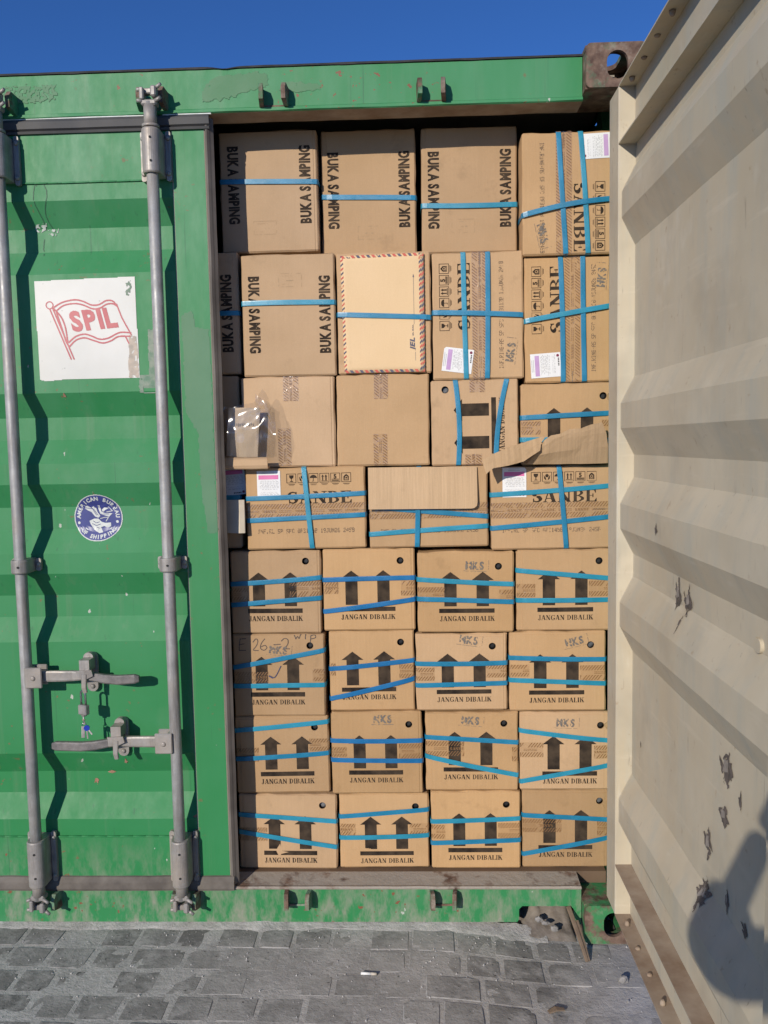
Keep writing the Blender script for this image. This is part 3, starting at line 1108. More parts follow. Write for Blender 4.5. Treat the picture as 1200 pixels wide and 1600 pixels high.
def fit_hardware(P, door, rods, handles):
    for u in rods:
        mb = MB(P)
        mb.tube([(u, -.050, .14), (u, -.050, .7), (u, -.050, 1.3), (u, -.050, 1.9), (u, -.050, 2.47)], .0170, 18)
        mb.build('locking_rod', GALV, door)
        for zc, hh, lg in ((2.338, .061, True), (.256, .072, True), (1.166, .020, False)):
            bracket(P, u, zc, hh, lg).build('rod_bracket', CASTM, door)
            for q in ((-1, 1) if lg else (0,)): bracket_holes(P, u, zc, hh, q).build('grease_hole', BLACK, door)
        cam(P, u, 2.474, True).build('locking_cam', CASTM, door)
        cam(P, u, .142, False).build('locking_cam', CASTM, door)
    for h in handles: handle(P, *h, door)


# shut left-hand door
PL = lambda u, d, z: (-1.181 + u, .05 + d, z)
dl = build_door(PL, 'container_door', False)
UR1, UR2 = 1.181 - .598, 1.181 - .157
fit_hardware(PL, dl, (UR1, UR2), ((UR1, .836, 1.181 - .255, 1.181 - .415), (UR2, .634, 1.181 - .526, 1.181 - .330)))
dl['label'] = 'shut green door with locking rods and stickers'
# rubber gaskets: black along the top, dusty at the foot, worn lip on the meeting edge
mb = MB()
R_ = []
for i in range(61):
    x = -1.17 + 1.168 * i / 60
    w = .0012 * nz(x * 9, 1, 3)
    R_.append([(x, .043 + w, 2.4125), (x, .0405 + w, 2.4185), (x, .0475 + w, 2.422), (x, .041 + w, 2.426), (x, .0375 + w, 2.4440), (x, .043 + w, 2.4525), (x, .0485, 2.4530), (x, .0492, 2.4122)])
mb.rings(R_, 0, True, False)
mb.build('gasket', RUBBER, dl)
mb = MB()
R_ = []
for i in range(61):
    x = -1.17 + 1.164 * i / 60
    w = .002 * nz(x * 12, 1, 6)
    R_.append([(x, .039 + w, .1445), (x, .036 + w, .152), (x, .037 + w, .172), (x, .044, .186 + w), (x, .0492, .188 + w), (x, .0492, .1445)])
mb.rings(R_, 0, True, False)
mb.build('gasket', RUBBER_DIRTY, dl)
mb = MB()
R_ = []
for i in range(81):
    z = .160 + 2.285 * i / 80
    w = .0014 * nz(z * 9, 4, 2)
    R_.append([(-.0155, .046, z), (-.010 + w, .0445, z), (-.004 + w, .050, z), (-.001 + w, .054, z), (.006 + w, .060, z), (.004 + w, .070, z), (-.006, .074, z), (-.0155, .078, z)])
mb.rings(R_, 0, True, False)
mb.build('gasket', [plain_mat('worn_edge_gasket', (.15, .13, .112), (.085, .072, .062), 7, .75, 0, .3, 40)], dl)
for x0, x1, z in ((-1.0, -.19, 2.4555), (-.135, .004, 2.4555)):
    mb = MB()
    mb.sweep([(x0 + (x1 - x0) * t / 8, .0462, z + .0006 * nz(t, z)) for t in range(9)], [(.0028, .0025)] * 9)
    mb.build('paint_line', plain_mat('white_sealant', (.66, .68, .66), (.5, .55, .5), 30, .6), dl)

# right-hand door swung out square to the container
PR = lambda u, d, z: (1.165 - d, -.024 - u, z)
dr = build_door(PR, 'container_door', True)
fit_hardware(PR, dr, (UR1, UR2), ((UR1, .836, 1.181 - .255, 1.181 - .415), (UR2, .634, 1.181 - .526, 1.181 - .330)))
dr['label'] = 'open cream-painted inner side of the swung door'
for i, z in enumerate((.38, .95, 1.62, 2.22)):
    mb = MB()
    mb.tube([(1.185, -.010, z - .06), (1.185, -.010, z + .06)], .014, 12)
    mb.bbox((1.1655, -.075, z - .045), (1.178, -.008, z + .045), .003)
    mb.bbox((1.176, -.012, z - .058), (1.200, .031, z - .020), .003)
    mb.bbox((1.176, -.012, z + .020), (1.200, .031, z + .058), .003)
    mb.build('hinge', GREEN, cont)
# bolt heads and stubs left along the gasket flange of the open door
for zf, ups in ((DOOR_Z1, -1), (DOOR_Z0, 1)):
    for k in range(9):
        u = .155 + k * .108
        mb = MB(PR)
        zz_ = zf - .0045 if ups < 0 else zf + .0042
        mb.dome((u, .030, zz_), .0075, (0, 0, ups), .006 if k % 3 else .013)
        mb.build('flange_bolt', DIRT_CH, dr)
# rounded pull stop beside the free stile
mb = MB(PR)
mb.plate(stadium(W_ := .926, 1.147, .016, .013, 7), .0045, .012, axes=lambda a, b, d: (a, d, b))
mb.build('door_stop', CREAM, dr)


# ------------------------------------------------------------------ stickers and marks on the shut door
def on_panel(ox, oz, off):
    """sticker coordinates in mm -> point on the corrugated skin of the shut door"""
    return lambda x, y: (ox + x / 1000, .05 + panel_d(oz + y / 1000) - off + .0026 * nz((ox + x / 1000 + 1.181) * 4, (oz + y / 1000) * 4, 5), oz + y / 1000)


n_ = Nodes('white_vinyl')
_c = n_.mix(n_.ramp(n_.noise(6, 5), .35, .65), (.64, .63, .585), (.58, .575, .53))
_c = n_.mix(n_.ramp(n_.noise(60, 3), .69, .73), _c, (.40, .40, .36))
_c = n_.mix(n_.ramp(n_.noise(1, 4, .6, n_.mapping((40, 40, 3))), .60, .75, 0, .5), _c, (.60, .59, .54))
WHITE_VINYL = n_.done(_c, .45, 0, .4)
LOGO_RED = plain_mat('faded_red_print', (.43, .072, .085), (.50, .12, .125), 20, .5)
NAVY = plain_mat('navy_vinyl', (.035, .045, .185), (.055, .065, .24), 15, .4)
SILVER_INK = plain_mat('silver_print', (.62, .64, .60), (.5, .52, .5), 40, .45)

# square logo sheet, cut a little crooked
LW, LH = 300, 296
c = Canvas(LW + 8, LH + 8, 2.0)
c.poly([(2, LH - 2), (299, LH + 4), (301, 150), (303, 8), (180, 9), (70, 7), (22, 3), (5, 8), (3, 150)])
sheet = c.build('logo_sticker', WHITE_VINYL, dl, on_panel(-.538, 1.706, .0012))
s_ = 300 / 166.0                            # sticker drawn from its own proportions
ft = lambda p: ((p[0] - 75) * 300 / 950 + 3, (1065 - p[1]) * 296 / 965 + 3)
c = Canvas(LW + 8, LH + 8, .8)


def curve(pts, n=10):
    out = []
    for i in range(len(pts) - 1):
        p0 = pts[max(i - 1, 0)]; p1 = pts[i]; p2 = pts[i + 1]; p3 = pts[min(i + 2, len(pts) - 1)]
        for k in range(n):
            t = k / n
            out.append(tuple(.5 * (2 * p1[a] + (p2[a] - p0[a]) * t + (2 * p0[a] - 5 * p1[a] + 4 * p2[a] - p3[a]) * t * t + (3 * p1[a] - p0[a] - 3 * p2[a] + p3[a]) * t ** 3) for a in (0, 1)))
    out.append(pts[-1])
    return out


for pts in ([(245, 365), (330, 320), (440, 300), (520, 315), (600, 352), (670, 350), (740, 315), (800, 320), (835, 365)],
            [(265, 400), (340, 350), (440, 335), (520, 350), (610, 388), (680, 382), (740, 350), (800, 345), (840, 370)],
            [(370, 700), (440, 645), (520, 625), (590, 645), (660, 675), (740, 668), (830, 625), (880, 615), (955, 622)],
            [(375, 740), (440, 680), (520, 660), (600, 685), (690, 712), (770, 692), (840, 655), (950, 655)],
            [(245, 380), (310, 460), (345, 560), (360, 690)], [(265, 400), (275, 440), (320, 600), (345, 690), (372, 740)]):
    c.line([ft(p) for p in curve(pts)], 4.4)
for pts in ([(205, 380), (385, 858)], [(232, 372), (412, 858)], [(835, 350), (880, 480), (960, 640)], [(905, 655), (935, 720)]):
    c.line([ft(p) for p in pts], 4.0)
cx_, cy_ = ft((205, 345))
c.disk(cx_, cy_, 11.8); c.disk(cx_, cy_, 8.6, False)
p_ = ft((412, 592))
c.text('bold', 'SPIL', p_[0], p_[1], 57, 4.5, 142, 0, -.17)
c.build('logo_print', LOGO_RED, sheet, on_panel(-.538, 1.706, .0019))
# grey scuff patches: worn adhesive by the sheet and on its corner
SCUFF = plain_mat('old_adhesive_residue', (.30, .33, .265), (.145, .235, .165), 45, .85, 0, .4, 120)
TAN_SCUFF = plain_mat('peeled_sticker_tan', (.55, .46, .37), (.40, .35, .29), 50, .85)


def ragged(name, mat, parent, fn, pts, amp, res=2.0, seed=0, holes=0.0):
    w = max(p[0] for p in pts) + amp * 2; h = max(p[1] for p in pts) + amp * 2
    c = Canvas(w, h, res)
    out = []
    for (x0, y0), (x1, y1) in zip(pts, pts[1:] + pts[:1]):
        k = max(int(math.hypot(x1 - x0, y1 - y0) / 4), 1)
        for i in range(k):
            x = x0 + (x1 - x0) * i / k; y = y0 + (y1 - y0) * i / k
            out.append((x + amp * nz(x * .09, y * .09, seed) + .5 * amp * nz(x * .3, y * .3, seed + 3), y + amp * nz(x * .09, y * .09, seed + 7)))
    c.poly(out)
    if holes: c.wear(holes, .11, seed)
    return c.build(name, mat, parent, fn)


ragged('sticker_residue', SCUFF, dl, on_panel(-.272, 1.662, .0012), [(34, 8), (108, 4), (110, 190), (66, 192), (64, 60), (34, 60)], 3, 2, 1, .62)
ragged('sticker_residue', TAN_SCUFF, sheet, on_panel(-.268, 1.714, .0019), [(2, 2), (30, 2), (28, 120), (6, 124), (4, 70), (0, 40)], 3, 1.6, 2, .42)
ragged('sticker_residue', SCUFF, sheet, on_panel(-.272, 1.950, .0019), [(4, 4), (14, 2), (24, 22), (22, 46), (10, 42)], 4, 1.6, 3, .1)
# patches of later paint on the free stile, chips, white scratches
OLD_PAINT = plain_mat('dull_touch_up_paint', (.085, .205, .105), (.065, .185, .090), 9, .6, 0, .2, 60)
flat = lambda ox, oz, off: (lambda x, y: (ox + x / 1000, .05 - off, oz + y / 1000))
ragged('touch_up_paint', OLD_PAINT, dl, flat(-.108, 1.250, .0010), [(4, 640), (34, 655), (44, 606), (84, 600), (88, 2), (60, 0), (44, 120), (40, 300), (6, 360)], 4, 3, 4)
LITE = plain_mat('bare_scratch', (.50, .53, .48), (.36, .42, .36), 60, .7)
for k, (x, z, w, h, sd, ho) in enumerate(((-.545, 2.148, 46, 24, 3, -.02), (-.500, 2.135, 30, 22, 5, -.02), (-.060, 2.386, 10, 60, 6, .1), (-.070, .586, 13, 17, 8, 1), (-.052, .520, 5, 26, 9, 1),
                                          (-.055, .372, 34, 26, 10, .15), (-.20, .160, 7, 46, 11, .5), (-.52, .176, 60, 10, 13, -.05), (-.36, .200, 50, 9, 14, -.05), (-.09, 1.146, 14, 22, 15, -.05), (-.095, 1.47, 26, 8, 16, -.05))):
    ragged('scratch', LITE, dl, on_panel(x, z, .0016), [(0, h * .2), (w * .5, 0), (w, h * .3), (w * .9, h), (w * .3, h * .9)], min(w, h) * .22, 1.5, sd, ho)
CHIP = plain_mat('rust_chip', (.26, .12, .07), (.36, .22, .15), 60, .85)
for k, (x, z, w, h) in enumerate(((-.445, .462, 14, 30), (-.46, .68, 11, 7), (-.47, 1.655, 9, 20), (-.095, 1.29, 10, 14), (-.13, .372, 20, 8), (-.40, .50, 26, 10), (-.075, .96, 8, 6), (-.34, .535, 12, 22))):
    ragged('rust_chip', CHIP, dl, on_panel(x, z, .0015), [(0, h * .3), (w * .5, 0), (w, h * .5), (w * .5, h)], min(w, h) * .3, 1.5, k + 30, .2)

# weathered patches on the header
WEATHER = plain_mat('weathered_header_paint', (.080, .205, .095), (.105, .222, .115), 14, .7, 0, .3, 60)
hd = lambda ox, oz: (lambda x, y: (ox + x / 1000, .05 + .0012 * nz((ox + x / 1000) * 3, (oz + y / 1000) * 20, 1) - .0014, oz + y / 1000))
ragged('weathered_patch', WEATHER, cont, hd(-.02, 2.488), [(0, 0), (60, 4), (190, 40), (186, 72), (150, 76), (40, 70), (4, 40)], 8, 2.5, 21, .62)
ragged('weathered_patch', WEATHER, cont, hd(.20, 2.506), [(0, 8), (50, 0), (120, 6), (118, 18), (60, 30), (10, 26)], 6, 2.5, 22, .62)
ragged('weathered_patch', WEATHER, cont, hd(-.60, 2.50), [(0, 8), (50, 0), (160, 6), (158, 48), (60, 50), (10, 46)], 8, 2.5, 23, .1)
# long dark drip runs
DRIP = plain_mat('dark_drip_stain', (.022, .085, .045), (.035, .12, .06), 30, .6)
c = Canvas(160, 460, 1.2)
for x0, top, bot, sw, ph in ((20, 455, 60, 14, 0), (44, 455, 120, 18, 2), (30, 440, 250, 6, 4)):
    c.line([(x0 + sw * .5 * (1 + math.sin(ph + t * .9)) + 2.5 * nz(t, ph) + (top - (top - bot) * t / 20) * -.05 + 25, top - (top - bot) * t / 20) for t in range(21)], 2.2)
c.wear(.42, .05, 2)
c.build('drip_stain', DRIP, dl, on_panel(-.56, 2.02, .0010))

# round classification emblem
c = Canvas(152, 148, 1.2)
th = np.linspace(0, 2 * math.pi, 60)[:-1]
c.poly([(76 + 74 * math.cos(a), 74 + 71 * math.sin(a)) for a in th])
emb = c.build('round_emblem', SILVER_INK, dl, on_panel(-.468, 1.226, .0012), 12)
c = Canvas(152, 148, .9)
c.poly([(76 + 71 * math.cos(a), 74 + 68 * math.sin(a)) for a in th])
c.rect(62, 0, 70, 7, False)
c.build('emblem_ground', NAVY, emb, on_panel(-.468, 1.226, .0018), 12)
c = Canvas(152, 148, .6)


def arc_text(s, a0, a1, rx, ry, hgt, inward):
    n = len(s)
    for i, ch in enumerate(s):
        a = math.radians(a0 + (a1 - a0) * i / (n - 1))
        x, y = 76 + rx * math.cos(a), 74 + ry * math.sin(a)
        rot = math.degrees(a) - 90 if inward else math.degrees(a) + 90
        c.text('bold', ch, x, y, hgt, rot, None, .5)


arc_text('AMERICAN BUREAU', 176, 4, 54.5, 52.5, 11.5, True)
arc_text('OF SHIPPING', 222, 322, 66.5, 63.5, 11.5, False)
c.disk(16.5, 59, 4.2); c.disk(134, 61, 4.2)
ef = lambda p: (2 + (p[0] - 150) / 900 * 148, 146 - (p[1] - 105) / 860 * 142)
for pts in ([(330, 345), (400, 320), (480, 320), (560, 330), (590, 440), (640, 510), (600, 545), (540, 520), (480, 440), (400, 400)],
            [(600, 310), (640, 320), (660, 430), (720, 460), (870, 465), (800, 530), (740, 510), (640, 470), (610, 380)],
            [(670, 400), (720, 355), (800, 370), (740, 400), (690, 440)],
            [(430, 600), (520, 560), (600, 560), (660, 620), (720, 640), (760, 640), (830, 635), (830, 700), (780, 730), (700, 700), (640, 720), (690, 810), (620, 825), (510, 760), (450, 660)]):
    c.poly([ef(p) for p in pts])
for pts in ([(640, 560), (720, 540), (790, 540), (740, 610)], [(800, 350), (870, 420), (760, 440)]):
    c.line([ef(p) for p in pts], 2.0)
for pts in ([(370, 360), (500, 380), (570, 500)], [(450, 335), (530, 400), (600, 500)], [(500, 600), (560, 640), (620, 620)], [(480, 650), (560, 690), (640, 660)], [(560, 720), (620, 740)], [(700, 480), (800, 480)]):
    q = [ef(p) for p in pts]
    for (x0, y0), (x1, y1) in zip(q, q[1:]):
        d = math.hypot(x1 - x0, y1 - y0); nx_, ny_ = -(y1 - y0) / d * .9, (x1 - x0) / d * .9
        c.poly([(x0 + nx_, y0 + ny_), (x1 + nx_, y1 + ny_), (x1 - nx_, y1 - ny_), (x0 - nx_, y0 - ny_)], False)
c.build('emblem_print', SILVER_INK, emb, on_panel(-.468, 1.226, .0024), 12)

# torn paint on the inner side of the open door
on_in = lambda u0, z0: (lambda x, y: PR(u0 + x / 1000, panel_d(z0 + y / 1000) + .0032 + .0026 * nz((u0 + x / 1000) * 4, (z0 + y / 1000) * 4, 5), z0 + y / 1000))
on_in2 = lambda u0, z0: (lambda x, y: PR(u0 + x / 1000, panel_d(z0 + y / 1000) + .0042 + .0026 * nz((u0 + x / 1000) * 4, (z0 + y / 1000) * 4, 5), z0 + y / 1000))
TORN = plain_mat('torn_dark_primer', (.075, .062, .055), (.15, .12, .10), 70, .85)
TORN_L = plain_mat('torn_inner_grey', (.22, .19, .165), (.32, .28, .24), 60, .85)
for k, (u, z, w, h) in enumerate(((.418, 1.280, 26, 36), (.452, 1.118, 58, 74), (.520, 1.116, 62, 70), (.536, 1.078, 12, 46), (.748, .830, 72, 80), (.842, .815, 20, 40), (.745, .745, 58, 50), (.668, .636, 50, 76),
                                  (.658, .522, 60, 84), (.785, .580, 22, 60), (.860, .585, 40, 30), (.19, .684, 8, 24))):
    pts = [(w * .55, 0), (w * .72, h * .22), (w * .95, h * .38), (w * .78, h * .62), (w * .62, h), (w * .42, h * .72), (w * .05, h * .60), (w * .25, h * .3)]
    o = ragged('torn_paint', TORN, dr, on_in(u, z), pts, min(w, h) * .28, 1.5, k * 3 + 50, .5)
    if k in (1, 2, 4, 6, 7, 8, 9) and o:
        ragged('torn_paint', TORN_L, o, on_in2(u + w * .00028, z + h * .00035), [(0, 0), (w * .4, h * .1), (w * .35, h * .4), (w * .1, h * .35)], 3, 1.2, k * 5 + 80)

# ------------------------------------------------------------------ padlock and keys
STEEL = plain_mat('dull_padlock_steel', (.44, .40, .37), (.32, .29, .27), 30, .45, .5, .3, 120)
CHROME = plain_mat('worn_chrome', (.55, .55, .55), (.35, .35, .35), 30, .25, .9)
lock = tag(empty('padlock', (-.424, -.016, .722), math.radians(-24)), 'small dull steel padlock hanging from the upper handle catch', 'padlock')
mb = MB(); mb.bbox((-.016, -.009, 0), (.016, .009, .030), .003); mb.build('body', STEEL, lock)
mb = MB()
mb.tube([(-.009, 0, .028), (-.009, 0, .060)] + [(-.009 * math.cos(a), 0, .062 + .010 * math.sin(a)) for a in np.linspace(0.2, math.pi - .2, 7)] + [(.009, 0, .060), (.009, 0, .028)], .0032, 8)
mb.build('shackle', CHROME, lock)
mb = MB(); mb.bbox((-.006, -.006, -.005), (.006, .006, .0), .001); mb.build('keyway', DARKM, lock)
keys = tag(empty('key_bunch', (-.421, -.018, .668), math.radians(10)), 'small bunch of keys with a blue round head in the padlock', 'keys')
mb = MB(); mb.tube([(-.004, 0, .050), (-.004, 0, .030)], .0022, 6); mb.bbox((-.006, -.0012, .024), (.0, .0012, .034), .0005); mb.build('inserted_key', STEEL, keys)
mb = MB(); mb.tube([(-.003 + .006 * math.cos(a), .001 * math.sin(a * 2), .024 + .006 * math.sin(a)) for a in np.linspace(0, 2 * math.pi, 13)], .0009, 6); mb.build('split_ring', CHROME, keys)
mb = MB(); mb.plate(stadium(.004, .014, .0085, .0085, 6), -.0035, .0005); mb.build('key_head', plain_mat('blue_plastic', (.012, .035, .34), (.02, .05, .4), 20, .35), keys)
for q, (a, b) in enumerate((((.008, -.001, .009), (.019, -.004, -.006)), ((.004, -.002, .008), (.006, -.003, -.018)), ((-.006, -.001, .020), (-.007, -.003, -.014)))):
    mb = MB(); mb.sweep([a, b], [(.0022 if q < 2 else .005, .0009)] * 2, up=(1, 0, 0)); mb.build('key_blade', STEEL, keys)


# ------------------------------------------------------------------ cartons
def cardboard(name, a, b, strength=1.0, flute=.16):
    n = Nodes(name)
    oi = n.new('ShaderNodeObjectInfo')
    cx = n.new('ShaderNodeCombineXYZ')
    for k in range(3): n.link(oi.outputs['Random'], cx.inputs[k])
    sc = n.new('ShaderNodeVectorMath', operation='SCALE'); sc.inputs['Scale'].default_value = 30
    ad = n.new('ShaderNodeVectorMath', operation='ADD')
    n.link(cx.outputs[0], sc.inputs[0]); n.link(n.co, ad.inputs[0]); n.link(sc.outputs[0], ad.inputs[1])
    v = ad.outputs[0]
    col = n.mix(n.ramp(n.noise(5, 5, .6, v), .35, .65), a, b)
    # fine vertical flute shading and paper fibre
    fl = n.noise(1.0, 3, .6, n.mapping((150, 4, 3), src=v))
    col = n.mix(n.ramp(fl, .35, .7, 0, flute), col, tuple(x * .78 for x in a))
    fb = n.noise(260, 2, .6, v)
    col = n.mix(n.ramp(fb, .45, .75, 0, .16), col, tuple(x * 1.25 for x in b))
    # rubbed and soiled places
    col = n.mix(n.ramp(n.noise(9, 7, .7, n.mapping(loc=(7, 3, 2), src=v)), .60, .74, 0, .4), col, tuple(x * .62 for x in a))
    hsv = n.new('ShaderNodeHueSaturation')
    n.link(n.ramp(oi.outputs['Random'], 0, 1, .78, 1.08), hsv.inputs['Value'])
    n.link(n.ramp(n.math('FRACT', n.math('MULTIPLY', oi.outputs['Random'], 7.3), 0.0), 0, 1, .93, 1.07), hsv.inputs['Saturation'])
    n.link(col, hsv.inputs['Color'])
    n.bump(n.noise(1.0, 3, .65, n.mapping((60, 12, 8), src=v)), .30 * strength, .003)
    return n.done(hsv.outputs[0], .82, 0, .25)


CARD = cardboard('brown_cardboard', (.445, .285, .150), (.495, .320, .172))
CARD_P = cardboard('paler_cardboard', (.455, .305, .176), (.505, .340, .200), .8, .06)
CARD_RAW = cardboard('raw_cardboard', (.500, .335, .185), (.545, .370, .210), 1.6, .7)
INK = plain_mat('black_carton_ink', (.022, .017, .014), (.070, .050, .034), 22, .9, spec=.1)
INK_F = plain_mat('faded_carton_ink', (.115, .080, .052), (.17, .115, .07), 80, .8)
INK_G = plain_mat('grey_stamp_ink', (.120, .110, .105), (.20, .165, .125), 90, .8)
INK_STAMP = plain_mat('faint_stamp_ink', (.34, .24, .14), (.40, .26, .14), 90, .8)
TAPE_INK = plain_mat('brown_tape_ink', (.215, .108, .036), (.26, .135, .05), 40, .5)
MARKER = plain_mat('black_marker', (.035, .030, .032), (.06, .05, .05), 60, .6)
BALLPEN = plain_mat('dark_blue_pen', (.04, .045, .10), (.06, .06, .12), 60, .5)

n_ = Nodes('clear_packing_tape')
_g = n_.new('ShaderNodeBsdfGlossy'); _g.inputs['Roughness'].default_value = .16; _g.inputs['Color'].default_value = (.9, .9, .9, 1)
_t = n_.new('ShaderNodeBsdfTransparent'); _t.inputs['Color'].default_value = (.97, .955, .93, 1)
_b = n_.new('ShaderNodeBump'); _b.inputs['Strength'].default_value = .8; _b.inputs['Distance'].default_value = .004
n_.link(n_.noise(38, 5, .6), _b.inputs['Height']); n_.link(_b.outputs[0], _g.inputs['Normal'])
_m = n_.new('ShaderNodeMixShader'); _m.inputs[0].default_value = .055
n_.link(_t.outputs[0], _m.inputs[1]); n_.link(_g.outputs[0], _m.inputs[2]); n_.link(_m.outputs[0], n_.out.inputs['Surface'])
TAPE = n_.mat


def strap_mat(name, c):
    n = Nodes(name)
    col = n.mix(n.ramp(n.noise(11, 4), .35, .65), c, tuple(min(x * 1.25 + .01, 1) for x in c))
    ck = n.new('ShaderNodeTexChecker'); ck.inputs['Scale'].default_value = 480
    n.link(n.co, ck.inputs['Vector'])
    n.bump(n.math('ADD', n.noise(30, 3), n.math('MULTIPLY', ck.outputs['Fac'], .25)), .25, .0015)
    return n.done(col, n.ramp(n.noise(18), .3, .7, .24, .38), 0, .6)


STRAPS = [strap_mat('blue_strap', (.008, .160, .285)), strap_mat('light_blue_strap', (.014, .205, .310)), strap_mat('deep_blue_strap', (.005, .118, .290))]
LABEL_W = plain_mat('white_label_paper', (.76, .76, .75), (.70, .70, .70), 10, .6)
LABEL_PINK = plain_mat('pink_label_band', (.62, .13, .34), (.66, .18, .38), 30, .6)
LABEL_LILAC = plain_mat('lilac_label_band', (.45, .27, .50), (.50, .33, .55), 30, .6)
LABEL_GREY = plain_mat('small_grey_print', (.42, .42, .42), (.5, .5, .5), 60, .7)
LABEL_DOT = plain_mat('maroon_dot', (.16, .012, .05), (.2, .02, .06), 60, .6)
CAPS = [plain_mat('dark_cap', (.016, .016, .018), (.03, .03, .03), 40, .4), plain_mat('grey_bottle_cap', (.10, .11, .12), (.2, .2, .21), 60, .3)]

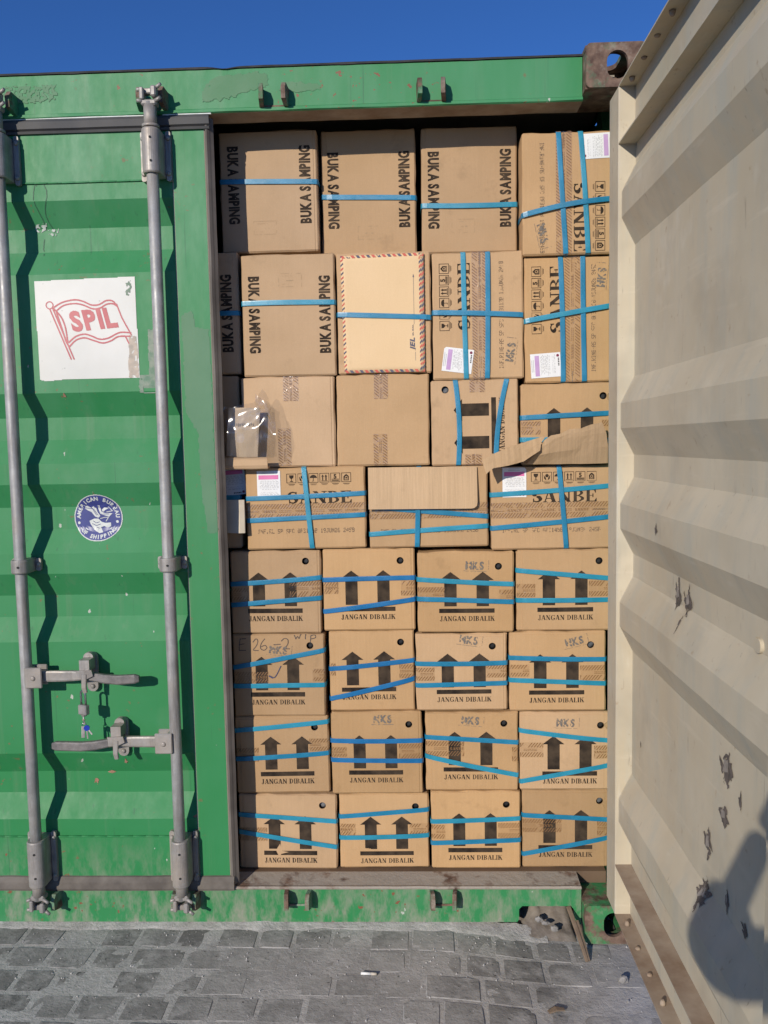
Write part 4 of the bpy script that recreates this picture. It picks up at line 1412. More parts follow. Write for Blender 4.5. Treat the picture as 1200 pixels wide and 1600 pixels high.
CARTONS = [
    {'id': 1, 'kind': 'buka', 'x0': -0.0095, 'y': 0.192, 'z0': 2.0962, 'w': 0.2991, 'h': 0.3601, 'straps': [('h', 212, 204)], 'stampbox': (135, 73), 'tl': (43, 85, 316), 'tr': (260, 82, 314)},
    {'id': 2, 'kind': 'buka', 'x0': 0.2967, 'y': 0.218, 'z0': 2.0833, 'w': 0.29, 'h': 0.377, 'straps': [('h', 180, 170)], 'stampbox': (145, 70), 'tl': (38, 83, 312), 'tr': (253, 83, 311)},
    {'id': 3, 'kind': 'buka', 'x0': 0.6022, 'y': 0.2, 'z0': 2.0818, 'w': 0.2896, 'h': 0.3719, 'straps': [('h', 142, 140)], 'stampbox': (126, 80), 'tl': (38, 72, 301), 'tr': (253, 74, 305)},
    {'id': 4, 'kind': 'sanbe_cw', 'x0': 0.8983, 'y': 0.135, 'z0': 2.0537, 'w': 0.2914, 'h': 0.3526, 'straps': [('h', 116, 156), ('v', 127, 106), ('v', 192, 170)], 'label': (219, 308, 2), 'stamp': (60, 62, -78), 'code': 'INF.RING-AS SP SFC GF3112B 19JUN28 24SB'},
    {'id': 5, 'kind': 'buka', 'x0': -0.2493, 'y': 0.165, 'z0': 1.7272, 'w': 0.2936, 'h': 0.3681, 'straps': [('h', 185, 183)], 'tr': (254, 66, 300)},
    {'id': 6, 'kind': 'buka', 'x0': 0.0532, 'y': 0.15, 'z0': 1.7176, 'w': 0.2839, 'h': 0.3646, 'straps': [('h', 219, 218)], 'stampbox': (149, 286), 'tl': (39, 69, 299), 'tr': (251, 67, 299)},
    {'id': 7, 'kind': 'plain', 'x0': 0.3428, 'y': 0.152, 'z0': 1.7189, 'w': 0.2838, 'h': 0.3619, 'straps': [('h', 178, 164)]},
    {'id': 8, 'kind': 'sanbe_ccw', 'x0': 0.6304, 'y': 0.15, 'z0': 1.6961, 'w': 0.272, 'h': 0.377, 'straps': [('h', 200, 187), ('v', 99, 93), ('v', 162, 166)], 'label': (74, 57, -8), 'stamp': (232, 79, 82), 'code': 'INF.RING-AS SP SFC GF3112B 19JUN2A 24SB'},
    {'id': 9, 'kind': 'sanbe_ccw', 'x0': 0.9062, 'y': 0.15, 'z0': 1.6803, 'w': 0.2892, 'h': 0.3724, 'straps': [('h', 184, 223), ('v', 114, 107), ('v', 177, 173)], 'label': (62, 52, 3), 'stamp': (228, 308, 84), 'code': 'INF.RING-AS SP SFC GF3112B 19JUN28 24SB'},
    {'id': 10, 'kind': 'plain', 'x0': -0.2513, 'y': 0.165, 'z0': 1.4541, 'w': 0.2848, 'h': 0.27, 'straps': []},
    {'id': 11, 'kind': 'plain', 'x0': 0.0426, 'y': 0.15, 'z0': 1.4405, 'w': 0.287, 'h': 0.2761, 'straps': [], 'tapes': [(130, 201, 178, 278, 'v'), (109, 5, 151, 119, 'v')]},
    {'id': 12, 'kind': 'plain', 'x0': 0.3338, 'y': 0.147, 'z0': 1.4405, 'w': 0.2825, 'h': 0.2774, 'straps': [], 'tapes': [(114, 203, 158, 279, 'v'), (110, 3, 154, 97, 'v')]},
    {'id': 13, 'kind': 'jangan_ccw', 'x0': 0.6221, 'y': 0.152, 'z0': 1.4357, 'w': 0.2656, 'h': 0.2594, 'straps': [('v', 81, 75), ('v', 194, 230)], 'tapes': [(117, 221, 165, 260, 'v'), (101, -1, 153, 34, 'v')], 'apex': (69, 69), 'hole': (44, 230)},
    {'id': 14, 'kind': 'jangan', 'x0': 0.8932, 'y': 0.15, 'z0': 1.4328, 'w': 0.3038, 'h': 0.2465, 'straps': [('h', 144, 154), ('h', 78, 72)], 'tapes': [(-1, 92, 60, 134, 'h'), (242, 77, 306, 135, 'h')], 'apex': (99, 172), 'hole': (246, 206)},
    {'id': 15, 'kind': 'sanbe', 'x0': -0.337, 'y': 0.168, 'z0': 1.1883, 'w': 0.3646, 'h': 0.2514, 'straps': [('h', 161, 159)], 'label': (345, 212, 4), 'code': 'INF.RL SP SFC GF3145B 19JUN28 24SB'},
    {'id': 16, 'kind': 'sanbe', 'x0': 0.0489, 'y': 0.143, 'z0': 1.1868, 'w': 0.3693, 'h': 0.2528, 'straps': [('h', 159, 169), ('h', 91, 103), ('v', 201, 182)], 'label': (73, 198, 0), 'code': 'INF.RL SP SFC GF3145B 19JUN28 24SB'},
    {'id': 17, 'kind': 'sanbe', 'x0': 0.4279, 'y': 0.146, 'z0': 1.1868, 'w': 0.3642, 'h': 0.2479, 'straps': [('h', 128, 92), ('h', 43, 63), ('v', 145, 155)], 'code': 'INF.RL SP SFC GF3145B 19JUN28 24SB'},
    {'id': 18, 'kind': 'sanbe', 'x0': 0.7997, 'y': 0.143, 'z0': 1.176, 'w': 0.3969, 'h': 0.2558, 'straps': [('h', 169, 191), ('h', 67, 97), ('v', 228, 206)], 'label': (72, 206, 0), 'code': 'INF.RL SP SFC GF3145B 19JUN28 24SB'},
    {'id': 19, 'kind': 'jangan', 'x0': -0.0106, 'y': 0.147, 'z0': 0.9231, 'w': 0.284, 'h': 0.2607, 'straps': [('h', 157, 176), ('h', 91, 112)], 'tapes': [(0, 104, 54, 145, 'h'), (185, 114, 285, 169, 'h')], 'apex': (89, 193), 'hole': (236, 227)},
    {'id': 20, 'kind': 'jangan', 'x0': 0.2798, 'y': 0.145, 'z0': 0.9291, 'w': 0.2856, 'h': 0.2567, 'straps': [('h', 161, 165), ('h', 62, 98)], 'tapes': [(-2, 116, 47, 154, 'h'), (242, 108, 288, 156, 'h')], 'apex': (88, 189), 'hole': (240, 218)},
    {'id': 21, 'kind': 'jangan', 'x0': 0.5711, 'y': 0.14, 'z0': 0.9217, 'w': 0.2967, 'h': 0.2525, 'straps': [('h', 167, 150), ('h', 106, 95)], 'tapes': [(-1, 94, 86, 143, 'h'), (252, 88, 298, 134, 'h')], 'apex': (102, 189), 'hole': (249, 205), 'stamp': (177, 209, -2)},
    {'id': 22, 'kind': 'jangan', 'x0': 0.8765, 'y': 0.146, 'z0': 0.9217, 'w': 0.2891, 'h': 0.2533, 'straps': [('h', 190, 162), ('h', 97, 96)], 'tapes': [(-0, 105, 58, 148, 'h'), (221, 105, 289, 156, 'h')], 'apex': (99, 187), 'hole': (252, 216)},
    {'id': 23, 'kind': 'jangan', 'x0': -0.0114, 'y': 0.146, 'z0': 0.6589, 'w': 0.2904, 'h': 0.2632, 'straps': [('h', 157, 211), ('h', 98, 101)], 'tapes': [(0, 107, 112, 144, 'h'), (251, 111, 292, 152, 'h')], 'apex': (91, 191), 'hole': (244, 225), 'stamp': (145, 213, -6), 'hand': 1},
    {'id': 24, 'kind': 'jangan', 'x0': 0.2929, 'y': 0.15, 'z0': 0.6716, 'w': 0.2665, 'h': 0.2564, 'straps': [('h', 136, 161), ('h', 41, 103)], 'tapes': [(-0, 113, 19, 154, 'h'), (219, 103, 267, 149, 'h')], 'apex': (73, 190), 'hole': (224, 218)},
    {'id': 25, 'kind': 'jangan', 'x0': 0.5633, 'y': 0.147, 'z0': 0.6716, 'w': 0.2842, 'h': 0.2439, 'straps': [('h', 151, 151), ('h', 82, 87)], 'tapes': [(-1, 95, 59, 139, 'h'), (219, 103, 286, 145, 'h')], 'apex': (99, 181), 'hole': (238, 203), 'stamp': (166, 224, -8)},
    {'id': 26, 'kind': 'jangan', 'x0': 0.8532, 'y': 0.145, 'z0': 0.6686, 'w': 0.2975, 'h': 0.2521, 'straps': [('h', 170, 163), ('h', 100, 87)], 'tapes': [(-1, 109, 62, 148, 'h'), (218, 96, 297, 145, 'h')], 'apex': (95, 180), 'hole': (250, 208), 'stamp': (200, 220, 13)},
    {'id': 27, 'kind': 'jangan', 'x0': -0.0121, 'y': 0.146, 'z0': 0.4068, 'w': 0.2989, 'h': 0.251, 'straps': [('h', 206, 231), ('h', 114, 130)], 'tapes': [(1, 103, 75, 150, 'h'), (237, 135, 301, 177, 'h')], 'apex': (114, 184), 'hole': (254, 212)},
    {'id': 28, 'kind': 'jangan', 'x0': 0.2932, 'y': 0.144, 'z0': 0.4046, 'w': 0.2882, 'h': 0.266, 'straps': [('h', 175, 173), ('h', 113, 108)], 'tapes': [(-1, 121, 50, 154, 'h'), (214, 114, 289, 164, 'h')], 'apex': (90, 191), 'hole': (246, 224), 'stamp': (165, 243, 0)},
    {'id': 29, 'kind': 'jangan', 'x0': 0.5896, 'y': 0.146, 'z0': 0.4138, 'w': 0.2902, 'h': 0.2538, 'straps': [('h', 174, 156), ('h', 113, 51)], 'tapes': [(-0, 111, 121, 162, 'h'), (270, 94, 292, 141, 'h')], 'apex': (91, 190), 'hole': (245, 216), 'stamp': (141, 227, -4)},
    {'id': 30, 'kind': 'jangan', 'x0': 0.884, 'y': 0.148, 'z0': 0.4136, 'w': 0.2902, 'h': 0.251, 'straps': [('h', 193, 159), ('h', 29, 80)], 'tapes': [(-1, 106, 73, 154, 'h'), (231, 100, 292, 144, 'h')], 'apex': (105, 174), 'hole': (251, 207), 'stamp': (143, 217, -2)},
    {'id': 31, 'kind': 'jangan', 'x0': -0.0105, 'y': 0.146, 'z0': 0.159, 'w': 0.3156, 'h': 0.2468, 'straps': [('h', 180, 158), ('h', 124, 74)], 'tapes': [(1, 92, 91, 138, 'h')], 'apex': (115, 174), 'hole': (270, 209)},
    {'id': 32, 'kind': 'jangan', 'x0': 0.3131, 'y': 0.148, 'z0': 0.159, 'w': 0.2848, 'h': 0.2446, 'straps': [('h', 171, 192), ('h', 102, 108)], 'tapes': [(-2, 108, 51, 147, 'h'), (222, 107, 287, 146, 'h')], 'apex': (99, 169), 'hole': (242, 201)},
    {'id': 33, 'kind': 'jangan', 'x0': 0.604, 'y': 0.143, 'z0': 0.159, 'w': 0.2821, 'h': 0.2538, 'straps': [('h', 156, 165), ('h', 86, 95)], 'tapes': [(-1, 98, 44, 146, 'h'), (211, 100, 283, 151, 'h')], 'apex': (88, 182), 'hole': (237, 209)},
    {'id': 34, 'kind': 'jangan', 'x0': 0.891, 'y': 0.15, 'z0': 0.159, 'w': 0.2847, 'h': 0.2536, 'straps': [('h', 173, 157), ('h', 46, 99)], 'tapes': [(-1, 116, 123, 161, 'h'), (235, 104, 286, 152, 'h')], 'apex': (85, 188), 'hole': (242, 217)},
]

WORDS = {
    1: 'carton marked BUKA SAMPING at the left end of the top row, half in shade',
    2: 'second carton from the left in the top row, strapped once, marked BUKA SAMPING',
    3: 'third carton from the left in the top row, marked BUKA SAMPING, beside the taped carton',
    4: 'top right carton on its side with tape, crossed straps and label beside the open door',
    5: 'shaded sliver of BUKA SAMPING carton at the door edge, second row from the top',
    6: 'carton marked BUKA SAMPING with one blue strap, just left of the airmail envelope',
    7: 'plain carton behind the striped airmail envelope',
    8: 'carton on its side with crossed straps and tilted label, just right of the envelope',
    9: 'carton on its side, label at its foot, second row from top, by the open door',
    10: 'dark sliver of plain carton behind the plastic bag at the door edge',
    11: 'plain unstrapped carton behind the clear plastic bag',
    12: 'plain carton with short tape strips, directly under the carton bearing the envelope',
    13: 'carton tipped over so its black arrows point left, with two bowed upright straps',
    14: 'carton with up arrows partly hidden by the torn cardboard flap, by the open door',
    15: 'shaded end of a labelled carton at the green door edge, fourth row from top',
    16: 'wide carton with pink banded label and crossed straps, left of the flat cardboard sheet',
    17: 'wide strapped carton half covered by the flat cardboard sheet',
    18: 'wide carton with pink banded label under the torn cardboard flap, by the open door',
    19: 'leftmost carton of the uppermost JANGAN DIBALIK row, below the wide labelled carton',
    20: 'second carton from left in the uppermost JANGAN DIBALIK row, lower strap rising right',
    21: 'stamped carton third from the left in the uppermost JANGAN DIBALIK row',
    22: 'rightmost carton of the uppermost JANGAN DIBALIK row, by the open door',
    23: 'carton with handwritten E 26 - 2 and a tick between its arrows',
    24: 'carton just right of the handwritten one, both straps rising to the right',
    25: 'stamped carton third from the left, on the same row as the handwritten carton',
    26: 'carton with slanted stamp, on the row of the handwritten carton, by the open door',
    27: 'carton directly below the handwritten one, its upper strap crossing the round hole',
    28: 'stamped carton second from the left in the second row from the floor',
    29: 'stamped carton, second row from floor, its lower strap falling steeply to the right',
    30: 'rightmost carton of the second row from the floor, straps spreading apart leftwards',
    31: 'torn carton at the left end of the bottom row, straps falling to the right',
    32: 'bottom row carton second from the left, round hole just above its strap',
    33: 'bottom row carton third from the left with two nearly level straps',
    34: 'rightmost carton of the bottom row with its lower strap rising to the right',
}


def print_jangan(cvs, ax, ay):
    """two up arrows, a bar and the words; (ax, ay) is the apex of the left arrow"""
    for k, cv in ((0, cvs[0]), (99, cvs[1])):
        x = ax + k
        cv.poly([(x, ay), (x + 34, ay - 26), (x + 19, ay - 26), (x + 19, ay - 107), (x - 19, ay - 107), (x - 19, ay - 26), (x - 34, ay - 26)])
    cvs[2].rect(ax - 35, ay - 128, ax + 135, ay - 114)
    cvs[3].text('serif', 'JANGAN DIBALIK', ax - 33, ay - 153, 15.5, 0, 169)


def icons(cv, x, y):
    for k in range(6):
        a = x + k * 33.7
        cv.frame(a, y, a + 29.5, y + 29, 1.5)
        m = a + 14.7
        if k == 0:
            cv.poly([(m - 7, y + 24), (m + 7, y + 24), (m + 6, y + 17), (m + 1.5, y + 13), (m - 1.5, y + 13), (m - 6, y + 17)]); cv.rect(m - 1, y + 6, m + 1, y + 14); cv.rect(m - 5, y + 4, m + 5, y + 6.2)
        elif k == 1:
            cv.poly([(m - 10, y + 20), (m - 4, y + 12), (m - 2, y + 4), (m - 8, y + 8)]); cv.poly([(m + 10, y + 20), (m + 4, y + 12), (m + 2, y + 4), (m + 8, y + 8)]); cv.disk(m, y + 18, 5)
        elif k == 2:
            cv.poly([(m + 11 * math.cos(t), y + 15 + 9 * math.sin(t)) for t in np.linspace(0, math.pi, 12)]); cv.rect(m - .9, y + 5, m + .9, y + 16); cv.rect(m - 4, y + 4.4, m + .8, y + 6)
        elif k == 3:
            for q in (-5, 5):
                cv.rect(m + q - 1.8, y + 7, m + q + 1.8, y + 19); cv.poly([(m + q - 4, y + 18), (m + q + 4, y + 18), (m + q, y + 25)])
            cv.rect(m - 10, y + 4, m + 10, y + 6)
        elif k == 4:
            cv.text('bold', '5', m, y + 12, 13, 0, None, .5)
            for q in range(3): cv.rect(m - 11, y + 3.5 + q * 2.6, m + 11, y + 5 + q * 2.6)
        else:
            cv.poly([(m - 8, y + 5), (m + 8, y + 5), (m + 8, y + 18), (m, y + 25), (m - 8, y + 18)]); cv.disk(m, y + 14, 4.5, False); cv.disk(m, y + 14, 2.5)
            for q in (7, 10): cv.rect(m - 6, y + q, m + 6, y + q + 1.1, False)
        cv.rect(a + 5, y - 4.4, a + 25, y - 3.0)
        cv.rect(a + 8, y - 7.2, a + 22, y - 6.0)


def tape_pattern(cv, x0, y0, x1, y1, seed, vertical=False):
    """hatched packing tape with the maker's word along its middle"""
    rnd = random.Random(seed)
    L = (y1 - y0) if vertical else (x1 - x0)
    Wd = (x1 - x0) if vertical else (y1 - y0)
    T = (lambda a, b: (x0 + Wd - b, y0 + a)) if vertical else (lambda a, b: (x0 + a, y0 + b))
    hb = Wd * .34
    a = -12
    while a < L:
        for b0, b1 in ((1.5, hb), (Wd - hb, Wd - 1.5)):
            sh = (b1 - b0) * .8
            q = []
            for (s, t) in ((a, b0), (a + 3.2, b0), (a + 3.2 + sh, b1), (a + sh, b1)): q.append((min(max(s, 0), L), t))
            if q[1][0] - q[0][0] + q[2][0] - q[3][0] > 1.2 and rnd.random() > .04: cv.poly([T(*p) for p in q])
        a += 9.0
    a = rnd.uniform(-60, 10)
    flip = rnd.random() < .5
    while a < L:
        px_, ang = a, (90 if vertical else 0)
        if a > -4 and a + 44 < L + 20:
            if flip: p = T(a + 44, Wd * .5 + 4.2); cv.text('serif', 'SANBE', p[0], p[1], 8.4, ang + 180, 44)
            else: p = T(a, Wd * .5 - 4.2); cv.text('serif', 'SANBE', p[0], p[1], 8.4, ang, 44)
        for q in (-2.2, 2.2):
            s, e = max(a + 52, 0), min(a + 92, L)
            while s < e:
                w = rnd.uniform(2, 6)
                pa = T(s, Wd * .5 + q - .8); pb = T(min(s + w, e), Wd * .5 + q + .8)
                cv.rect(min(pa[0], pb[0]), min(pa[1], pb[1]), max(pa[0], pb[0]), max(pa[1], pb[1]))
                s += w + 1.6
        a += 102


def stamp(cv, x, y, ang, seed):
    c_, s_ = math.cos(math.radians(ang)), math.sin(math.radians(ang))
    T = lambda a, b: (x + a * c_ - b * s_, y + a * s_ + b * c_)
    p = T(-29, -12)
    cv.text('bold', 'MKS', p[0], p[1], 24, ang, 58)
    cv.line([T(-36, -18), T(36, -18)], 1.0); cv.line([T(42, -12), T(42, 16)], .9)
    cv.wear(.22, .16, seed)


def build_carton(S):
    i = S['id']
    w = min(S['w'], 1.162 - S['x0']); h = S['h']; Wm, Hm = w * 1000, h * 1000
    kind = S['kind']
    rnd = random.Random(100 + i)
    dep = .36
    root = None
    bul = {'buka': .0022, 'plain': .0025}.get(kind, .0016) * rnd.uniform(.5, 1.3)
    sd = i * 3.7

    st_u = rnd.choice((0, 12, 16, -14, -18)) if kind in ('jangan', 'plain', 'buka') else 0
    st_v = rnd.choice((0, 0, 10)) if kind == 'jangan' else 0

    def disp(u, v):                         # u, v in mm on the face
        a, b = min(max(u / Wm, 0), 1), min(max(v / Hm, 0), 1)
        return bul * (1 - (2 * a - 1) ** 2) * (1 - (2 * b - 1) ** 2) + .0019 * nz(a * 2.4, b * 2.4, sd) * (16 * a * (1 - a) * b * (1 - b)) ** .35 - (.0014 if (st_u > 0 and u > Wm - st_u) or (st_u < 0 and u < -st_u) else 0) - (.0012 if v > Hm - st_v else 0)

    FN = lambda off: (lambda u, v: (u / 1000, -disp(u, v) - off, v / 1000))
    loc = (S['x0'], S['y'], S['z0'])
    # ---- carton body: face with softened, slightly crushed edges and a punched round hole
    mb = MB()
    crush = rnd.uniform(.0015, .0035) + (.006 if rnd.random() < .25 else 0)
    hole = S.get('hole')
    e = 5.0
    def face_pt(u, v):
        d = min(u, Wm - u, v, Hm - v)
        y = -disp(u, v)
        if d < 1.0: y += .0045
        return y
    gx = [0, e] + list(np.linspace(e, Wm - e, 11)[1:-1]) + [Wm - e, Wm]
    gy = [0, e] + list(np.linspace(e, Hm - e, 10)[1:-1]) + [Hm - e, Hm]
    if st_u > 0: gx = sorted(gx + [Wm - st_u - .3, Wm - st_u + .3])
    if st_u < 0: gx = sorted(gx + [-st_u - .3, -st_u + .3])
    if st_v: gy = sorted(gy + [Hm - st_v - .3, Hm - st_v + .3])
    pts, edges = [], []
    for v in gy:
        for u in gx:
            if hole and math.hypot(u - hole[0], v - hole[1]) < 15.5: continue
            pts.append(Vector((u, v)))
    nb = len(pts)
    circ = []
    if hole:
        circ = [(hole[0] + 11 * math.cos(2 * math.pi * k / 16), hole[1] + 11 * math.sin(2 * math.pi * k / 16)) for k in range(16)]
        pts += [Vector(p) for p in circ]
        edges = [(nb + k, nb + (k + 1) % 16) for k in range(16)]
    cv_, ce_, cf_, *_ = delaunay_2d_cdt(pts, edges, [], 0, 1e-4)
    def wob(u, v):                          # uneven outline of a used carton
        du = dv = 0.0
        if u < .5: du = .0026 * (nz(v * .02, 1, sd) + .3)
        if u > Wm - .5: du = -.0026 * (nz(v * .02, 2, sd) + .3)
        if v < .5: dv = .0014 * (nz(u * .02, 3, sd))
        if v > Hm - .5: dv = -.0034 * (nz(u * .02, 4, sd) + .35)
        if (u < .5 or u > Wm - .5) and (v < .5 or v > Hm - .5): du *= 2; dv -= math.copysign(crush, v - 20)
        return du, dv
    ids = []
    for p in cv_:
        du, dv = wob(p.x, p.y)
        ids.append(mb.pt((p.x / 1000 + du, face_pt(p.x, p.y), p.y / 1000 + dv)))
    for f in cf_:
        c0 = sum((cv_[k] for k in f), Vector((0, 0))) / len(f)
        if hole and math.hypot(c0.x - hole[0], c0.y - hole[1]) < 10.6: continue
        mb.face([ids[k] for k in f], 0, False)
    # sides, back
    per = [(u, 0) for u in gx] + [(Wm, v) for v in gy[1:]] + [(u, Hm) for u in reversed(gx[:-1])] + [(0, v) for v in reversed(gy[1:-1])]
    fr, bk = [], []
    for u, v in per:
        du, dv = wob(u, v)
        fr.append(mb.pt((u / 1000 + du, face_pt(u, v), v / 1000 + dv)))
        bk.append(mb.pt((u / 1000, dep, v / 1000)))
    for k in range(len(per)):
        q = (k + 1) % len(per)
        mb.face([fr[k], fr[q], bk[q], bk[k]])
    mb.face(list(reversed(bk)))
    root = mb.build('carton', CARD_P if kind in ('buka', 'plain') else CARD, None, True, loc)
    root.rotation_euler = (0, math.radians(rnd.uniform(-.3, .3)), math.radians(rnd.uniform(-.7, .7)))
    tag(root, WORDS[i], 'carton', 'cartons stacked inside the container')
    if hole:
        mb = MB()
        y0 = -disp(*hole)
        mb.rings([[(u / 1000, y0 + q, v / 1000) for u, v in circ] for q in (-.0001, .004)], 0, False, True)
        mb.build('punched_hole_rim', CARD, root, recalc=False)
        mb = MB()
        mb.dome((hole[0] / 1000, y0 + .022, hole[1] / 1000), .0145, (0, -1, 0), .012, 0, 14)
        mb.build('bottle_cap', CAPS[1] if i in (26, 31, 13, 34) else CAPS[0], root)
    # ---- printing
    PN = ('printed_arrow', 'printed_arrow', 'printed_bar', 'printed_words')
    pc = [Canvas(Wm, Hm, .9) for _ in range(4)]; cf = Canvas(Wm, Hm, 1.0); cs = Canvas(Wm, Hm, 1.0)
    fn1 = FN(.0006)
    if kind == 'jangan':
        print_jangan(pc, *S['apex'])
    elif kind == 'jangan_ccw':
        pr = [Canvas(Hm, Wm, .9) for _ in range(4)]
        print_jangan(pr, S['apex'][1], Wm - S['apex'][0])
        for k in range(4): pr[k].build(PN[k], INK, root, lambda a, b: fn1(Wm - b, a))
    elif kind == 'buka':
        for k, ang in (('tl', -90), ('tr', 90)):
            if k in S:
                u, v0, v1 = S[k]
                if ang < 0: pc[3].text('bold', 'BUKA SAMPING', u - 16, v1, 32, -90, v1 - v0, gap=-.03)
                else: pc[2].text('bold', 'BUKA SAMPING', u + 16, v0, 32, 90, v1 - v0, gap=-.03)
        if 'stampbox' in S:
            u, v = S['stampbox']
            cf.frame(u - 35, v - 20, u + 35, v + 20, 1.2); cf.rect(u - 12, v - 3, u + 12, v); cf.rect(u - 25, v + 12, u + 8, v + 13.2); cf.rect(u - 28, v - 12, u - 4, v - 10.8)
            cf.wear(.06, .09, sd)
    elif kind.startswith('sanbe'):
        if kind == 'sanbe': uw, uh, mp = Wm, Hm, fn1
        elif kind == 'sanbe_ccw': uw, uh, mp = Hm, Wm, (lambda a, b: fn1(Wm - b, a))
        else: uw, uh, mp = Hm, Wm, (lambda a, b: fn1(b, Hm - a))
        rot = kind != 'sanbe'
        x0 = (uw - 220) * (.92 if rot else .86) if not rot else 146
        tp = uh - (50 if not rot else 53) if not rot else uh - 49
        cr = Canvas(uw, uh, .8)
        icons(cr, x0, uh - (49 if not rot else 50))
        cr.build('handling_symbols', INK, root, mp, 16)
        cr = Canvas(uw, uh, .8)
        cr.text('serif', 'SANBE', x0 + 2, uh - (112 if not rot else 113), 37, 0, 200)
        cr.build('printed_words', INK, root, mp, 16)
        cr = Canvas(uw, uh, .8)
        t0, t1 = uh - (160 if not rot else 166), uh - (111 if not rot else 118)
        cr.text('dot', S['code'], (34 if not rot else 30), uh - (203 if not rot else 212), 13, 0, (300 if not rot else 318))
        cr.wear(.35, .15, sd)
        cr.build('inkjet_code', INK_F, root, mp, 16)
        # tape across the flaps
        mpt = (lambda a, b, off: FN(off)(a, b)) if not rot else ((lambda a, b, off: FN(off)(Wm - b, a)) if kind == 'sanbe_ccw' else (lambda a, b, off: FN(off)(b, Hm - a)))
        mb = MB()
        for k in range(24):
            a, b = uw * k / 24, uw * (k + 1) / 24
            mb.poly([mpt(a, t0, .0013), mpt(b, t0, .0013), mpt(b, t1, .0013), mpt(a, t1, .0013)])
        tp_ = mb.build('packing_tape', TAPE, root, recalc=False)
        cr = Canvas(uw, t1 - t0, .9)
        tape_pattern(cr, 0, 0, uw, t1 - t0, i)
        cr.wear(.5, .06, sd + 2)
        cr.build('tape_print', TAPE_INK, tp_, lambda a, b: mpt(a, b + t0, .0009), 16)
        # seam between the flaps under the tape
        mb = MB()
        zc = (t0 + t1) / 2
        mb.poly([mpt(0, zc - .7, .0004), mpt(uw, zc - .7, .0004), mpt(uw, zc + .7, .0004), mpt(0, zc + .7, .0004)])
        mb.build('flap_seam', INK_G, root, recalc=False)
    if 'stamp' in S:
        x, y, a = S['stamp']
        stamp(cs, x, y, a if kind in ('jangan', 'sanbe_ccw', 'sanbe_cw') else a, sd)
    if S.get('hand'):
        # marker writing E 26 - 2 W1P and a tick
        T = lambda p: ((p[0] - 90) / 3.75 * 1.93, Hm - (p[1] - 560) / 3.75 * 1.93 + 1)
        for grp in (([(175, 590), (140, 592), (134, 628), (132, 662), (172, 662)], [(136, 626), (165, 622)]),
                    (curve([(218, 612), (236, 592), (248, 604), (240, 632), (220, 660), (250, 664)]), curve([(290, 592), (268, 622), (264, 650), (284, 662), (302, 648), (292, 632), (270, 640)])),
                    ([(345, 628), (385, 626)], curve([(392, 606), (412, 590), (432, 600), (428, 630), (400, 656)]), [(400, 656), (440, 654)]),
                    ([(472, 572), (480, 594), (490, 578), (500, 592), (510, 566)], [(540, 566), (538, 594)], [(568, 616), (572, 572)], curve([(572, 574), (596, 570), (600, 586), (574, 594)]))):
            cm = Canvas(Wm, Hm, .8)
            for st in grp: cm.line([T(p) for p in st], 2.2)
            cm.build('handwriting', MARKER, root, FN(.0008))
        ct = Canvas(Wm, Hm, .8)
        ct.line([T(p) for p in curve([(314, 822), (340, 832), (360, 810), (384, 762)])], 2.6); ct.line([T((314, 822)), T((332, 832))], 5)
        ct.build('pen_tick', BALLPEN, root, FN(.0020))
    if i == 31:
        for cv in pc: cv.poly([(118, 62), (132, 84), (138, 60), (160, 56), (136, 50), (128, 40)], False)
    if i == 32:
        for cv in pc: cv.poly([(74, 66), (96, 64), (110, 58), (78, 55)], False)
    for k in range(4): pc[k].build('printed_words' if kind == 'buka' else PN[k], INK, root, fn1)
    cf.build('stamp_box', INK_STAMP, root, fn1)
    cs.build('ink_stamp', INK_G, root, FN(.0011))
    # ---- short tape ends
    for q, (a0, b0, a1, b1, o) in enumerate(S.get('tapes', ())):
        a0 = max(a0, 1); b0 = max(b0, 1); a1 = min(a1, Wm - 1); b1 = min(b1, Hm - 1)
        if a1 - a0 < 6: continue
        mb = MB()
        nseg = 4
        for k in range(nseg):
            if o == 'h': x, y, x2, y2 = a0 + (a1 - a0) * k / nseg, b0, a0 + (a1 - a0) * (k + 1) / nseg, b1
            else: x, y, x2, y2 = a0, b0 + (b1 - b0) * k / nseg, a1, b0 + (b1 - b0) * (k + 1) / nseg
            mb.poly([FN(.0014)(*p) for p in ((x, y), (x2, y), (x2, y2), (x, y2))])
        tp_ = mb.build('packing_tape', TAPE, root, recalc=False)
        cr = Canvas(a1 - a0, b1 - b0, .9)
        tape_pattern(cr, 0, 0, a1 - a0, b1 - b0, i * 7 + q, o == 'v')
        cr.build('tape_print', TAPE_INK, tp_, lambda a, b: FN(.0010)(a + a0, b + b0), 16)
    # ---- despatch label
    if 'label' in S:
        lx, ly, la = S['label']
        base = {'sanbe': 0, 'sanbe_ccw': 90, 'sanbe_cw': -90}[kind]
        an = math.radians(base + la)
        ca, sa = math.cos(an), math.sin(an)
        lw, lh = 72, 90
        def LF(off):
            return lambda a, b: FN(off)(lx + (a - lw / 2) * ca - (b - lh / 2) * sa, ly + (a - lw / 2) * sa + (b - lh / 2) * ca)
        g = Canvas(lw, lh, 1.0); g.rect(0, 0, lw, lh)
        if rnd.random() < .7: g.poly([(lw - 5, lh), (lw, lh), (lw, lh - 5)], False)
        lab = g.build('despatch_label', LABEL_W, root, LF(.0016), 12)
        g = Canvas(lw, lh, 1.0); g.rect(5, 64, lw - 6, 77)
        g.build('label_band', LABEL_PINK if kind == 'sanbe' else LABEL_LILAC, lab, LF(.0021), 12)
        g = Canvas(lw, lh, .8)
        for y in (86, 81):
            g.rect(14 + rnd.uniform(0, 6), y, lw - 14 - rnd.uniform(0, 8), y + 1.2)
        g.build('label_print', LABEL_GREY, lab, LF(.0021), 12)
